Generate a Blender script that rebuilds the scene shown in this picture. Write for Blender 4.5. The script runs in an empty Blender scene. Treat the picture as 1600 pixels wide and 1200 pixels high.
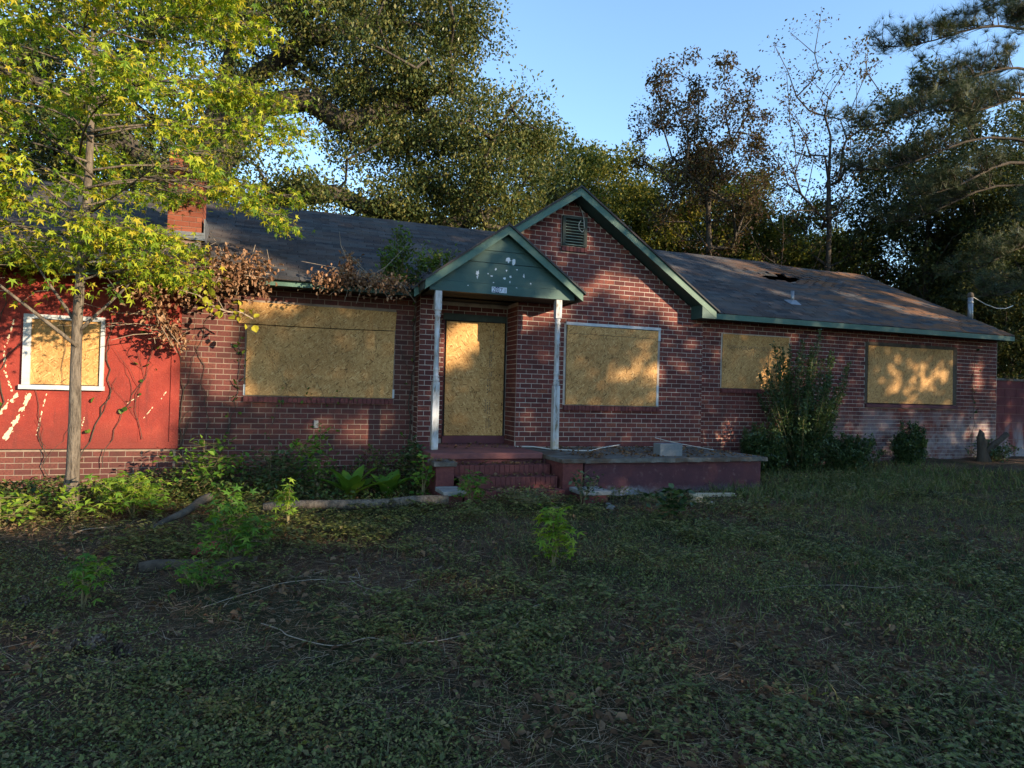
import bpy, math, random
import numpy as np
from mathutils import Vector, Matrix

R = math.radians
rng = np.random.default_rng(7)
random.seed(7)
scene = bpy.context.scene
COL = scene.collection

# ------------------------------------------------------------------ camera, sky, sun, exposure
YAW, PITCH, ROLL, FPX, EYE = R(19.5), R(0.76), R(1.49), 1020.0, 1.6
fwd = Vector((math.sin(YAW) * math.cos(PITCH), math.cos(YAW) * math.cos(PITCH), math.sin(PITCH)))
r0 = Vector((math.cos(YAW), -math.sin(YAW), 0))
u0 = r0.cross(fwd)
right = math.cos(ROLL) * r0 + math.sin(ROLL) * u0
up = -math.sin(ROLL) * r0 + math.cos(ROLL) * u0
cam_d = bpy.data.cameras.new("camera")
cam = bpy.data.objects.new("camera", cam_d)
COL.objects.link(cam)
cam.matrix_world = Matrix(((right.x, up.x, -fwd.x, 0), (right.y, up.y, -fwd.y, 0), (right.z, up.z, -fwd.z, EYE), (0, 0, 0, 1)))
cam_d.sensor_width = 36.0
cam_d.lens = 36.0 * FPX / 1600.0
cam_d.clip_start = 0.05
cam_d.clip_end = 2000
scene.camera = cam

SUN_AZ, SUN_EL = R(40), R(13)
S = np.array([math.sin(SUN_AZ) * math.cos(SUN_EL), -math.cos(SUN_AZ) * math.cos(SUN_EL), math.sin(SUN_EL)])
world = bpy.data.worlds.new("World")
scene.world = world
world.use_nodes = True
wn = world.node_tree.nodes
sky = wn.new("ShaderNodeTexSky")
sky.sky_type = 'NISHITA'
sky.sun_disc = False
sky.sun_elevation = SUN_EL
sky.sun_rotation = math.atan2(S[0], S[1])
sky.air_density = 1.0
sky.dust_density = 0.0
sky.ozone_density = 2.5
bgn = wn["Background"]
bgn.inputs["Strength"].default_value = 0.15
world.node_tree.links.new(sky.outputs[0], bgn.inputs["Color"])
sun_d = bpy.data.lights.new("sun", 'SUN')
sun_d.energy = 3.9
sun_d.angle = R(0.5)
sun_d.color = (1.0, 0.80, 0.54)
sun = bpy.data.objects.new("sun", sun_d)
COL.objects.link(sun)
sun.rotation_euler = Vector(S).to_track_quat('Z', 'Y').to_euler()
scene.view_settings.view_transform = 'Standard'
scene.view_settings.look = 'None'
scene.view_settings.gamma = 1.0
scene.view_settings.exposure = 1.68
scene.render.engine = 'CYCLES'
scene.cycles.use_denoising = True
scene.cycles.max_bounces = 6
scene.cycles.transparent_max_bounces = 4
scene.cycles.diffuse_bounces = 3

# ------------------------------------------------------------------ helpers: objects
def tag(o, label=None, cat=None, group=None, kind=None):
    if label: o["label"] = label
    if cat: o["category"] = cat
    if group: o["group"] = group
    if kind: o["kind"] = kind
    return o

WT = {}   # world place of parents, so that parts can be given in world coordinates
def attach(o, parent, loc, local=False):
    o.location = loc
    if parent is not None:
        o.parent = parent
        if not local: o.matrix_parent_inverse = Matrix.Translation(-Vector(WT.get(parent.name, (0, 0, 0))))
    WT[o.name] = tuple(loc)

def empty(name, loc=(0, 0, 0), parent=None):
    o = bpy.data.objects.new(name, None)
    COL.objects.link(o)
    o.empty_display_size = 0.2
    attach(o, parent, loc)
    return o

def link(name, me, mat=None, parent=None, loc=(0, 0, 0), local=False):
    o = bpy.data.objects.new(name, me)
    COL.objects.link(o)
    if mat is not None and not me.materials: me.materials.append(mat)
    attach(o, parent, loc, local)
    return o

def np_mesh(name, V, F, smooth=False):
    V = np.asarray(V, dtype=np.float32); F = np.asarray(F, dtype=np.int32)
    me = bpy.data.meshes.new(name)
    me.vertices.add(len(V)); me.vertices.foreach_set("co", V.ravel())
    n, k = F.shape
    me.loops.add(n * k); me.loops.foreach_set("vertex_index", F.ravel())
    me.polygons.add(n); me.polygons.foreach_set("loop_start", np.arange(n, dtype=np.int32) * k)
    me.polygons.foreach_set("use_smooth", np.full(n, bool(smooth)))
    me.update(calc_edges=True)
    return me

class MB:
    """collects boxes, polygons and tubes into one mesh"""
    def __init__(s): s.v = []; s.f = []
    def poly(s, pts):
        n = len(s.v); s.v += [tuple(p) for p in pts]; s.f.append(tuple(range(n, n + len(pts)))); return s
    def hexa(s, b, t):
        n = len(s.v); s.v += [tuple(p) for p in b] + [tuple(p) for p in t]; k = len(b)
        s.f.append(tuple(n + i for i in reversed(range(k)))); s.f.append(tuple(n + k + i for i in range(k)))
        for i in range(k):
            j = (i + 1) % k; s.f.append((n + i, n + j, n + k + j, n + k + i))
        return s
    def box(s, x0, x1, y0, y1, z0, z1):
        return s.hexa([(x0, y0, z0), (x1, y0, z0), (x1, y1, z0), (x0, y1, z0)], [(x0, y0, z1), (x1, y0, z1), (x1, y1, z1), (x0, y1, z1)])
    def prism_y(s, pts, y0, y1):
        """polygon given in (x, z), extruded from y0 to y1"""
        return s.hexa([(x, y1, z) for x, z in pts][::-1], [(x, y0, z) for x, z in pts][::-1])
    def tube(s, pts, rad, n=6, cap=True):
        pts = [Vector(p) for p in pts]; rings = []
        rad = rad if hasattr(rad, '__len__') else [rad] * len(pts)
        for i, p in enumerate(pts):
            d = (pts[min(i + 1, len(pts) - 1)] - pts[max(i - 1, 0)]).normalized()
            a = d.cross(Vector((0.13, 0.31, 0.94))); a = a.normalized() if a.length > 1e-4 else Vector((1, 0, 0)); b = d.cross(a)
            base = len(s.v)
            s.v += [tuple(p + rad[i] * (math.cos(2 * math.pi * k / n) * a + math.sin(2 * math.pi * k / n) * b)) for k in range(n)]
            rings.append(base)
        for q in range(len(rings) - 1):
            for k in range(n):
                j = (k + 1) % n
                s.f.append((rings[q] + k, rings[q] + j, rings[q + 1] + j, rings[q + 1] + k))
        if cap:
            s.f.append(tuple(rings[0] + k for k in reversed(range(n)))); s.f.append(tuple(rings[-1] + k for k in range(n)))
        return s
    def lathe(s, x, y, prof, n=14):
        rings = []
        for z, r in prof:
            rings.append(len(s.v)); s.v += [(x + r * math.cos(2 * math.pi * k / n), y + r * math.sin(2 * math.pi * k / n), z) for k in range(n)]
        for q in range(len(rings) - 1):
            for k in range(n):
                j = (k + 1) % n
                s.f.append((rings[q] + k, rings[q] + j, rings[q + 1] + j, rings[q + 1] + k))
        s.f.append(tuple(rings[0] + k for k in reversed(range(n)))); s.f.append(tuple(rings[-1] + k for k in range(n)))
        return s
    def mesh(s, name, smooth=False):
        me = bpy.data.meshes.new(name); me.from_pydata(s.v, [], s.f)
        if smooth:
            me.polygons.foreach_set("use_smooth", np.ones(len(me.polygons), dtype=bool))
        me.update(); return me
    def build(s, name, mat, parent=None, bevel=0, smooth=False):
        o = link(name, s.mesh(name, smooth), mat, parent)
        if bevel:
            m = o.modifiers.new("bevel", 'BEVEL'); m.width = bevel; m.segments = 2; m.limit_method = 'ANGLE'
        return o

# ------------------------------------------------------------------ helpers: materials
MATS = {}
class NT:
    def __init__(s, name):
        s.m = bpy.data.materials.new(name); s.m.use_nodes = True; s.t = s.m.node_tree; s.p = s.t.nodes["Principled BSDF"]
        s.out = s.t.nodes["Material Output"]
    def n(s, typ, **kw):
        nd = s.t.nodes.new(typ)
        for k, v in kw.items():
            if k.startswith("i_"):
                nd.inputs[k[2:].replace("_", " ")].default_value = v
            else: setattr(nd, k, v)
        return nd
    def l(s, a, b): s.t.links.new(a, b)
    def pos(s, scale=(1, 1, 1), rot=(0, 0, 0), loc=(0, 0, 0), src="pos"):
        if src == "pos": o = s.n("ShaderNodeNewGeometry").outputs["Position"]
        else: o = s.n("ShaderNodeTexCoord").outputs["Object"]
        mp = s.n("ShaderNodeMapping"); mp.inputs["Scale"].default_value = scale; mp.inputs["Rotation"].default_value = rot; mp.inputs["Location"].default_value = loc
        s.l(o, mp.inputs[0]); return mp.outputs[0]
    def noise(s, vec, scale, detail=4, rough=.6):
        nd = s.n("ShaderNodeTexNoise"); nd.inputs["Scale"].default_value = scale; nd.inputs["Detail"].default_value = detail; nd.inputs["Roughness"].default_value = rough
        s.l(vec, nd.inputs["Vector"]); return nd.outputs["Fac"]
    def ramp(s, fac, stops):
        nd = s.n("ShaderNodeValToRGB"); cr = nd.color_ramp
        while len(cr.elements) < len(stops): cr.elements.new(0.5)
        for e, (p, c) in zip(cr.elements, stops):
            e.position = p; e.color = (*c, 1) if len(c) == 3 else c
        s.l(fac, nd.inputs[0]); return nd.outputs[0]
    def step(s, fac, lo, hi):
        nd = s.n("ShaderNodeMapRange"); nd.interpolation_type = 'SMOOTHSTEP'
        nd.inputs["From Min"].default_value = lo; nd.inputs["From Max"].default_value = hi
        s.l(fac, nd.inputs["Value"]); return nd.outputs[0]
    def math(s, op, a, b=None):
        nd = s.n("ShaderNodeMath", operation=op)
        for i, x in enumerate((a, b)):
            if x is None: continue
            if isinstance(x, (int, float)): nd.inputs[i].default_value = x
            else: s.l(x, nd.inputs[i])
        return nd.outputs[0]
    def mix(s, fac, a, b, blend='MIX'):
        nd = s.n("ShaderNodeMix", data_type='RGBA', blend_type=blend)
        for sock, x in ((nd.inputs[0], fac), (nd.inputs[6], a), (nd.inputs[7], b)):
            if isinstance(x, (int, float)): sock.default_value = x
            elif isinstance(x, tuple): sock.default_value = (*x, 1) if len(x) == 3 else x
            else: s.l(x, sock)
        return nd.outputs[2]
    def bump(s, h, strength=.4, dist=.01):
        b = s.n("ShaderNodeBump"); b.inputs["Strength"].default_value = strength; b.inputs["Distance"].default_value = dist
        s.l(h, b.inputs["Height"]); s.l(b.outputs[0], s.p.inputs["Normal"])
    def col(s, c, rough=.85, spec=.25):
        if isinstance(c, tuple): s.p.inputs["Base Color"].default_value = (*c, 1)
        else: s.l(c, s.p.inputs["Base Color"])
        s.p.inputs["Roughness"].default_value = rough
        s.p.inputs["Specular IOR Level"].default_value = spec
        return s.m
    def island(s): return s.n("ShaderNodeNewGeometry").outputs["Random Per Island"]
    def orand(s): return s.n("ShaderNodeObjectInfo").outputs["Random"]
    def sep(s, vec):
        nd = s.n("ShaderNodeSeparateXYZ"); s.l(vec, nd.inputs[0]); return nd.outputs

def simple(name, c1, c2, scale=6, rough=.85, spec=.25, bump=.3, stretch=(1, 1, 1), dirt=None, bdist=.006):
    t = NT(name); v = t.pos(stretch)
    f = t.noise(v, scale, 6, .65)
    c = t.ramp(f, [(.3, c1), (.7, c2)])
    if dirt:
        g = t.noise(t.pos(), dirt[1], 5, .7)
        c = t.mix(t.step(g, dirt[2], dirt[2] + .12), c, dirt[0])
    t.bump(t.noise(v, scale * 6, 4), bump, bdist)
    return t.col(c, rough, spec)

def leafmat(name, cols, trans=.35, rough=.55, spec=.3):
    t = NT(name)
    n = len(cols)
    c = t.ramp(t.island(), [((i + .5) / n, q) for i, q in enumerate(cols)])
    t.col(c, rough, spec)
    tr = t.n("ShaderNodeBsdfTranslucent"); t.l(t.mix(1.0, c, (1.0, 1.0, .55), 'MULTIPLY'), tr.inputs[0])
    mx = t.n("ShaderNodeMixShader"); mx.inputs[0].default_value = trans
    t.l(t.p.outputs[0], mx.inputs[1]); t.l(tr.outputs[0], mx.inputs[2]); t.l(mx.outputs[0], t.out.inputs[0])
    return t.m

def brickmat(name, per_object, stain=True):
    t = NT(name)
    r = t.orand() if per_object else t.island()
    c = t.ramp(r, [(0, (.085, .029, .029)), (.35, (.125, .039, .037)), (.7, (.16, .050, .043)), (.95, (.185, .060, .047)), (1, (.23, .076, .05))])
    v = t.pos()
    c = t.mix(t.step(t.noise(v, 40, 3), .35, .8), c, (.075, .028, .026))
    if stain:
        x, y, z = t.sep(t.pos())
        c = t.mix(t.math('MULTIPLY', t.step(x, 2.25, 1.9), t.math('ADD', t.math('MULTIPLY', t.step(t.noise(t.pos((1, 1, .4)), 1.8, 5, .7), .4, .65), .4), .2)), c, (.055, .030, .024))
        c = t.mix(t.math('MULTIPLY', t.step(t.noise(t.pos((2.2, 1, .28)), 1.5, 6, .75), .52, .70), .45), c, (.060, .032, .030))
        # pale mineral bloom low on the far wing
        m = t.math('MULTIPLY', t.step(x, 9.5, 12.5), t.step(z, 1.9, .7))
        m = t.math('MULTIPLY', m, t.step(t.noise(t.pos(), 1.6, 5, .7), .38, .62))
        c = t.mix(t.math('MULTIPLY', m, .55), c, (.34, .35, .38))
    t.bump(t.noise(v, 120, 3), .5, .004)
    return t.col(c, .9, .15)

MATS['brick'] = brickmat("brick_fired_clay", True)
MATS['bricks'] = brickmat("brickwork_fired_clay", False)
def mortar():
    t = NT("mortar"); v = t.pos()
    c = t.ramp(t.noise(v, 9, 5), [(.3, (.32, .28, .245)), (.7, (.48, .43, .38))])
    c = t.mix(t.step(t.noise(v, 1.1, 4), .5, .7), c, (.25, .21, .19))
    t.bump(t.noise(v, 90, 3), .5, .004); return t.col(c, .95, .1)
MATS['mortar'] = mortar()
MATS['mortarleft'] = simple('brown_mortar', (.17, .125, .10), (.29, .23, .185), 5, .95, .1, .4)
MATS['oldmortar'] = simple("dark_mortar", (.16, .10, .085), (.24, .16, .13), 12)
def redpaint():
    t = NT("red_painted_siding"); v = t.pos()
    c = t.ramp(t.noise(v, 2.4, 7, .7), [(.28, (.16, .024, .019)), (.5, (.245, .033, .023)), (.72, (.30, .046, .030))])
    c = t.mix(t.step(t.noise(t.pos((4, 1, .5)), 1.6, 6, .75), .52, .72), c, (.135, .026, .022))
    c = t.mix(t.math('MULTIPLY', t.step(t.noise(v, 55, 4, .7), .60, .70), .55), c, (.36, .15, .11))
    x, y, z = t.sep(t.pos()); c = t.mix(t.math('MULTIPLY', t.step(t.math('ADD', z, t.noise(v, 3, 4)), 1.75, 1.1), .5), c, (.10, .028, .022))
    t.bump(t.noise(t.pos((1, 1, 3)), 34, 6, .7), .8, .012); return t.col(c, .72, .25)
MATS['redpaint'] = redpaint()
MATS['redpaint_plain'] = simple("red_painted_siding", (.23, .030, .021), (.31, .048, .031), 2.2, .6, .3, .5, dirt=((.15, .028, .024), 1.3, .58))
MATS['maroon'] = simple("maroon_painted_masonry", (.075, .026, .032), (.115, .038, .045), 3, .75, .25, .5, dirt=((.17, .13, .125), 5, .66))
def terracewall():
    t = NT("maroon_terrace_paint"); v = t.pos(); x, y, z = t.sep(t.pos())
    c = t.ramp(t.noise(v, 3, 6, .7), [(.3, (.056, .025, .034)), (.7, (.092, .038, .048))])
    c = t.mix(t.math('MULTIPLY', t.step(t.noise(v, 9, 6, .75), .55, .72), .5), c, (.19, .13, .13))
    m = t.math('MULTIPLY', t.step(t.math('ADD', z, t.math('MULTIPLY', t.noise(v, 6, 5, .7), .22)), .40, .28), t.math('ADD', t.step(x, 5.4, 4.6), .22))
    c = t.mix(t.math('MINIMUM', m, .85), c, t.ramp(t.noise(v, 30, 4), [(.3, (.16, .15, .15)), (.7, (.36, .37, .39))]))
    t.bump(t.noise(v, 25, 6), .7, .01); return t.col(c, .85, .2)
MATS['terracewall'] = terracewall()
MATS['maroonbrick'] = simple("maroon_painted_brick", (.085, .026, .028), (.15, .05, .045), 14, .8, .2, .6)
def slabmat():
    t = NT("weathered_concrete"); v = t.pos()
    c = t.ramp(t.noise(v, 7, 6, .7), [(.3, (.065, .064, .058)), (.55, (.125, .118, .108)), (.75, (.20, .19, .175))])
    c = t.mix(t.step(t.noise(v, 2.3, 5), .48, .62), c, (.085, .06, .045))
    t.bump(t.noise(v, 45, 5), .6, .01); return t.col(c, .95, .15)
MATS['slab'] = slabmat()
MATS['cap'] = simple("pale_concrete", (.15, .15, .145), (.27, .27, .26), 11, .9, .2, .5, dirt=((.14, .13, .11), 4, .58))
MATS['block'] = simple("grey_concrete_block", (.13, .145, .16), (.18, .195, .21), 30, .95, .1, .6)
MATS['porchfloor'] = simple("worn_red_porch_paint", (.11, .045, .045), (.20, .075, .07), 5, .8, .25, .4, dirt=((.12, .10, .08), 6, .6))
MATS['green'] = simple("faded_green_paint", (.052, .108, .086), (.074, .142, .110), 5, .6, .35, .4, dirt=((.10, .19, .15), 9, .60))
MATS['greendark'] = simple("dark_green_paint", (.026, .066, .060), (.036, .086, .077), 4, .6, .35, .4, stretch=(1, 1, 4))
MATS['slatgreen'] = simple('pale_green_paint', (.15, .20, .16), (.23, .28, .23), 9)
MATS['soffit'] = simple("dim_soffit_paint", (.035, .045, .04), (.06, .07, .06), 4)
def whitepaint():
    t = NT("peeling_white_paint"); v = t.pos((1, 1, .25))
    c = t.ramp(t.noise(v, 14, 6, .7), [(.34, (.12, .09, .06)), (.43, (.30, .30, .30)), (.55, (.42, .435, .46)), (.8, (.52, .535, .56))])
    x, y, z = t.sep(t.pos())
    m = t.math('MULTIPLY', t.step(z, 1.25, .75), t.step(t.noise(t.pos(), 6, 4), .4, .6))
    c = t.mix(t.math('MULTIPLY', m, .6), c, (.30, .26, .15))
    t.bump(t.noise(v, 50, 4), .4, .004); return t.col(c, .6, .3)
MATS['white'] = whitepaint()
MATS['trim'] = simple("grey_white_trim", (.34, .355, .38), (.50, .515, .53), 9, .6, .3, .3, dirt=((.25, .24, .22), 6, .62))
MATS['flake'] = simple("bare_primer", (.50, .52, .55), (.66, .68, .72), 12, .8)
MATS['scar'] = simple("cream_bare_patch", (.55, .43, .28), (.68, .56, .38), 25, .9, .1, .5)
MATS['dark'] = simple("painted_void_shade", (.012, .011, .010), (.02, .018, .016), 4)  # near-black panels; the shade of unlit openings is put into the colour
MATS['metal'] = simple("galvanised_metal", (.16, .17, .185), (.25, .26, .28), 12, .4, .6, .1); MATS['metal'].node_tree.nodes["Principled BSDF"].inputs["Metallic"].default_value = .6
MATS['plastic'] = simple("grey_plastic", (.15, .155, .16), (.21, .215, .22), 12, .5)
MATS['wood'] = simple("weathered_grey_wood", (.15, .13, .11), (.30, .27, .23), 5, .9, .15, .6, stretch=(1, 8, 8))
MATS['paleboard'] = simple("pale_sawn_wood", (.38, .30, .20), (.50, .41, .29), 8, .9, .15, .4)
MATS['darkwood'] = simple("rotting_dark_wood", (.05, .04, .032), (.11, .09, .07), 8, .95, .1, .6)
MATS['ink'] = simple("stamp_ink", (.05, .045, .04), (.09, .08, .07), 30)
MATS['redcloth'] = simple("faded_red_plastic", (.20, .04, .035), (.28, .06, .05), 9)
MATS['navy'] = simple("navy_enamel", (.03, .035, .09), (.05, .06, .13), 20, .4)
MATS['tile'] = simple("white_enamel", (.48, .52, .60), (.60, .64, .72), 20, .4)
MATS['cable'] = simple("pale_cable", (.42, .40, .37), (.52, .50, .46), 20, .6)
MATS['blackcable'] = simple("dark_vine_bark", (.035, .028, .022), (.075, .058, .045), 20)
def bark(name, a, b, sc=9):
    t = NT(name); v = t.pos((1, 1, .22))
    f = t.noise(v, sc, 6, .7); c = t.ramp(f, [(.3, a), (.7, b)])
    t.bump(t.noise(v, sc * 3, 5), .9, .02); return t.col(c, .95, .1)
MATS['bark'] = bark("grey_brown_bark", (.036, .029, .024), (.20, .165, .13), 26)
MATS['barkdark'] = bark("dark_bark", (.035, .03, .026), (.09, .075, .06))
MATS['twig'] = simple("dry_twig", (.20, .15, .11), (.36, .29, .22), 20)
MATS['stem'] = simple("green_brown_stem", (.10, .085, .04), (.17, .14, .07), 20)

def osb(name, rotz=0.0, tint=(1, 1, 1)):
    t = NT(name)
    layers = []
    for i, ang in enumerate((.2, 1.2, 2.3, -.55, 1.75, .7)):
        v = t.pos((1, 1, 1), (0, 0, 0), (i * 3.1, 0, i * 1.7))
        w = t.pos((1, 1, 1))
        mp = t.n("ShaderNodeMapping"); mp.inputs["Rotation"].default_value = (0, ang + rotz, 0); t.l(v, mp.inputs[0])
        m2 = t.n("ShaderNodeMapping"); m2.inputs["Scale"].default_value = (17, 1, 68); t.l(mp.outputs[0], m2.inputs[0])
        vo = t.n("ShaderNodeTexVoronoi"); vo.voronoi_dimensions = '3D'; vo.inputs["Scale"].default_value = 1.0; vo.inputs["Randomness"].default_value = 1.0
        t.l(m2.outputs[0], vo.inputs["Vector"])
        sp = t.n("ShaderNodeSeparateColor"); t.l(vo.outputs["Color"], sp.inputs[0])
        layers.append((sp.outputs[0], sp.outputs[1]))
    val = layers[0][1]
    for a, b in layers[1:]:
        sel = t.math('GREATER_THAN', a, .66)
        nd = t.n("ShaderNodeMix", data_type='FLOAT'); t.l(sel, nd.inputs[0]); t.l(val, nd.inputs[2]); t.l(b, nd.inputs[3]); val = nd.outputs[0]
    tt = lambda c: tuple(a * b for a, b in zip(c, tint))
    c = t.ramp(val, [(0, tt((.16, .080, .026))), (.12, tt((.36, .188, .066))), (.5, tt((.46, .252, .090))), (.88, tt((.53, .31, .12))), (1, tt((.64, .41, .18)))])
    c = t.mix(t.step(t.noise(t.pos(), 1.2, 4), .42, .72), c, t.mix(1.0, c, (.74, .72, .70), 'MULTIPLY'))
    c = t.mix(t.step(t.noise(t.pos((3, 1, .35)), 2.4, 5, .7), .58, .78), c, t.mix(1.0, c, (.66, .64, .64), 'MULTIPLY'))
    t.bump(val, .35, .004)
    return t.col(c, .75, .25)
MATS['osb'] = osb("oriented_strand_board")
MATS['osbv'] = osb("oriented_strand_board_upright", 1.4, (.97, .97, .95))

def shinglemat(name, per_object):
    t = NT(name)
    r = t.orand() if per_object else t.island()
    c = t.ramp(r, [(0, (.020, .021, .024)), (.5, (.036, .037, .041)), (1, (.062, .063, .066))])
    v = t.pos()
    c = t.mix(t.step(t.noise(v, 160, 2), .5, .7), c, (.085, .085, .088))
    # weathered pale areas high on the right wing, and pine needles lying on it
    x, y, z = t.sep(t.pos())
    c = t.mix(t.math('MULTIPLY', t.step(t.noise(v, .9, 5, .7), .45, .7), .45), c, (.105, .10, .092))
    st = t.noise(t.pos((.45, 1.5, 1.5)), 2.2, 6, .75)
    m = t.math('MULTIPLY', t.step(st, .44, .56), t.math('ADD', t.step(x, 9.5, 13.0), .22))
    c = t.mix(t.math('MULTIPLY', m, .85), c, t.ramp(t.noise(v, 70, 3), [(.3, (.075, .040, .025)), (.7, (.20, .098, .050))]))
    t.bump(t.noise(v, 150, 3), .5, .004)
    return t.col(c, .95, .15)
MATS['shingle'] = shinglemat("asphalt_shingle", True)
MATS['shingles'] = shinglemat("asphalt_shingles", False)

def groundmat():
    t = NT("leaf_litter_soil"); v = t.pos()
    big = t.noise(v, .35, 5, .6); fine = t.noise(v, 26, 8, .8); str1 = t.noise(t.pos((5, 60, 1), (0, 0, .5)), 3, 4)
    str2 = t.noise(t.pos((60, 6, 1), (0, 0, .9)), 3, 4)
    soil = t.ramp(fine, [(.25, (.022, .017, .012)), (.5, (.06, .043, .03)), (.68, (.115, .078, .052)), (.85, (.20, .15, .105))])
    straw = t.ramp(t.math('MAXIMUM', str1, str2), [(.5, (.06, .038, .026)), (.66, (.20, .12, .075)), (.8, (.29, .20, .135))])
    moss = t.ramp(fine, [(.3, (.014, .022, .010)), (.7, (.042, .058, .022))])
    c = t.mix(t.step(t.noise(v, 1.1, 4), .42, .62), soil, straw)
    c = t.mix(t.math('MULTIPLY', t.step(big, .45, .6), .75), c, moss)
    t.bump(t.noise(v, 38, 6, .75), .9, .03)
    return t.col(c, 1.0, .05)
MATS['ground'] = groundmat()

MATS['gum'] = leafmat("sweetgum_leaf", [(.09, .17, .016), (.16, .26, .02), (.26, .36, .024), (.35, .43, .03), (.43, .45, .03), (.46, .38, .03)], .5)
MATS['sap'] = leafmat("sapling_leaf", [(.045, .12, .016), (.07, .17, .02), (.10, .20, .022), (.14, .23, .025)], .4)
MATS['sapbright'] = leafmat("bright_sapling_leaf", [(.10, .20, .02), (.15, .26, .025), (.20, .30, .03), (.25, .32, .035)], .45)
MATS['oak'] = leafmat("oak_leaf", [(.030, .050, .016), (.050, .074, .020), (.076, .10, .026), (.115, .125, .034), (.17, .155, .042)], .28, .42, .5)
MATS['yellowgreen'] = leafmat("autumn_leaf", [(.05, .075, .018), (.085, .11, .024), (.13, .145, .028), (.19, .185, .034), (.27, .23, .045)], .4)
MATS['duskgreen'] = leafmat("evergreen_leaf", [(.018, .032, .013), (.028, .046, .017), (.042, .062, .021), (.068, .080, .024), (.11, .105, .03)], .25)
MATS['redleaf'] = leafmat("russet_leaf", [(.05, .034, .022), (.075, .044, .028), (.095, .055, .030), (.10, .08, .030), (.05, .055, .024)], .3)
MATS['needle'] = leafmat("pine_needle", [(.020, .036, .018), (.032, .052, .024), (.046, .066, .026), (.085, .085, .03)], .15)
MATS['weed'] = leafmat("ground_weed", [(.044, .050, .014), (.074, .088, .022), (.112, .132, .031), (.16, .180, .042), (.20, .155, .06)], .28, .5, .4)
MATS['grass'] = leafmat("grass_blade", [(.048, .074, .022), (.075, .108, .03), (.105, .135, .036), (.18, .155, .07)], .3)
MATS['dead'] = leafmat("dead_leaf", [(.07, .040, .024), (.11, .062, .036), (.16, .095, .055), (.24, .155, .095), (.09, .05, .03)], .2, .8, .1)
MATS['straw'] = leafmat("fallen_needles", [(.11, .055, .03), (.17, .095, .052), (.25, .155, .09), (.33, .25, .17)], .05, .9, .1)
MATS['shrub'] = leafmat("privet_leaf", [(.022, .046, .018), (.036, .068, .025), (.058, .098, .034), (.085, .13, .045)], .3, .4, .45)
MATS['roofshrub'] = leafmat("roof_shrub_leaf", [(.07, .13, .022), (.11, .18, .03), (.16, .22, .036), (.08, .09, .035)], .4)
MATS['under'] = leafmat("undergrowth_leaf", [(.030, .055, .016), (.045, .08, .020), (.07, .11, .024), (.10, .14, .03), (.14, .10, .05)], .35)
MATS['deadvine'] = leafmat("dead_vine_leaf", [(.16, .08, .045), (.25, .13, .07), (.34, .19, .11), (.42, .27, .17), (.12, .06, .035)], .25, .8, .1)
MATS['vine'] = leafmat("vine_leaf", [(.04, .09, .016), (.07, .14, .02), (.12, .18, .024)], .35)
MATS['yellowleaf'] = leafmat("yellow_vine_leaf", [(.38, .36, .03), (.48, .42, .04), (.30, .34, .03)], .45)

# ------------------------------------------------------------------ helpers: foliage
def rot_mats(az, tilt, roll):
    ca, sa, ct, st, cr, sr = np.cos(az), np.sin(az), np.cos(tilt), np.sin(tilt), np.cos(roll), np.sin(roll)
    z = np.zeros_like(az); o = np.ones_like(az)
    A = np.stack([np.stack([ca, -sa, z], -1), np.stack([sa, ca, z], -1), np.stack([z, z, o], -1)], -2)
    B = np.stack([np.stack([o, z, z], -1), np.stack([z, ct, -st], -1), np.stack([z, st, ct], -1)], -2)
    C = np.stack([np.stack([cr, z, sr], -1), np.stack([z, o, z], -1), np.stack([-sr, z, cr], -1)], -2)
    return A @ B @ C

def scatter(tv, tf, pos, M, sc):
    tv = np.asarray(tv, float); tf = np.asarray(tf, int); n = len(pos); k = len(tv)
    V = np.einsum('nij,kj->nki', M, tv) * np.asarray(sc).reshape(n, 1, 1) + np.asarray(pos)[:, None, :]
    F = tf[None] + (np.arange(n) * k)[:, None, None]
    return V.reshape(-1, 3), F.reshape(-1, tf.shape[1])

def merge(parts):
    V, F, off = [], [], 0
    for v, f in parts:
        V.append(v); F.append(f + off); off += len(v)
    return np.concatenate(V), np.concatenate(F)

LEAF = ([(0, 0, 0), (.30, .45, .10), (0, 1, 0), (-.30, .45, .10)], [(0, 1, 2), (0, 2, 3)])
BROAD = ([(0, 0, 0), (.34, .25, .09), (.40, .6, .07), (0, 1, -.08), (-.40, .6, .07), (-.34, .25, .09), (0, .5, 0)],
         [(0, 1, 6), (1, 2, 6), (2, 3, 6), (3, 4, 6), (4, 5, 6), (5, 0, 6)])
def star():
    v = [(0, .18, 0)]; lobes = [(-125, .52), (-62, .86), (0, 1.0), (62, .86), (125, .52)]
    pts = []
    for i, (a, r) in enumerate(lobes):
        if i: m = (a + lobes[i - 1][0]) / 2; pts.append((m, .30))
        pts.append((a, r))
    pts.append((180, .10))
    for a, r in pts:
        v.append((r * math.sin(R(a)) * .62, .18 + r * math.cos(R(a)) * .72, -.30 * r * r))
    n = len(pts)
    return v, [(0, 1 + i, 1 + (i + 1) % n) for i in range(n)]
STAR = star()
CURL = ([(0, 0, 0), (.3, .3, .25), (.28, .8, .2), (0, 1, -.1), (-.28, .75, .24), (-.32, .3, .2), (0, .5, -.02)], BROAD[1])
def rnd_rot(n, tilt=(-.9, .9), r=rng):
    return rot_mats(r.uniform(0, 6.283, n), r.uniform(tilt[0], tilt[1], n), r.uniform(-.7, .7, n))

def blob(n, r=rng):
    d = r.normal(size=(n, 3)); d /= np.linalg.norm(d, axis=1)[:, None]
    return d * (r.uniform(0, 1, n) ** .45)[:, None]

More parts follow.
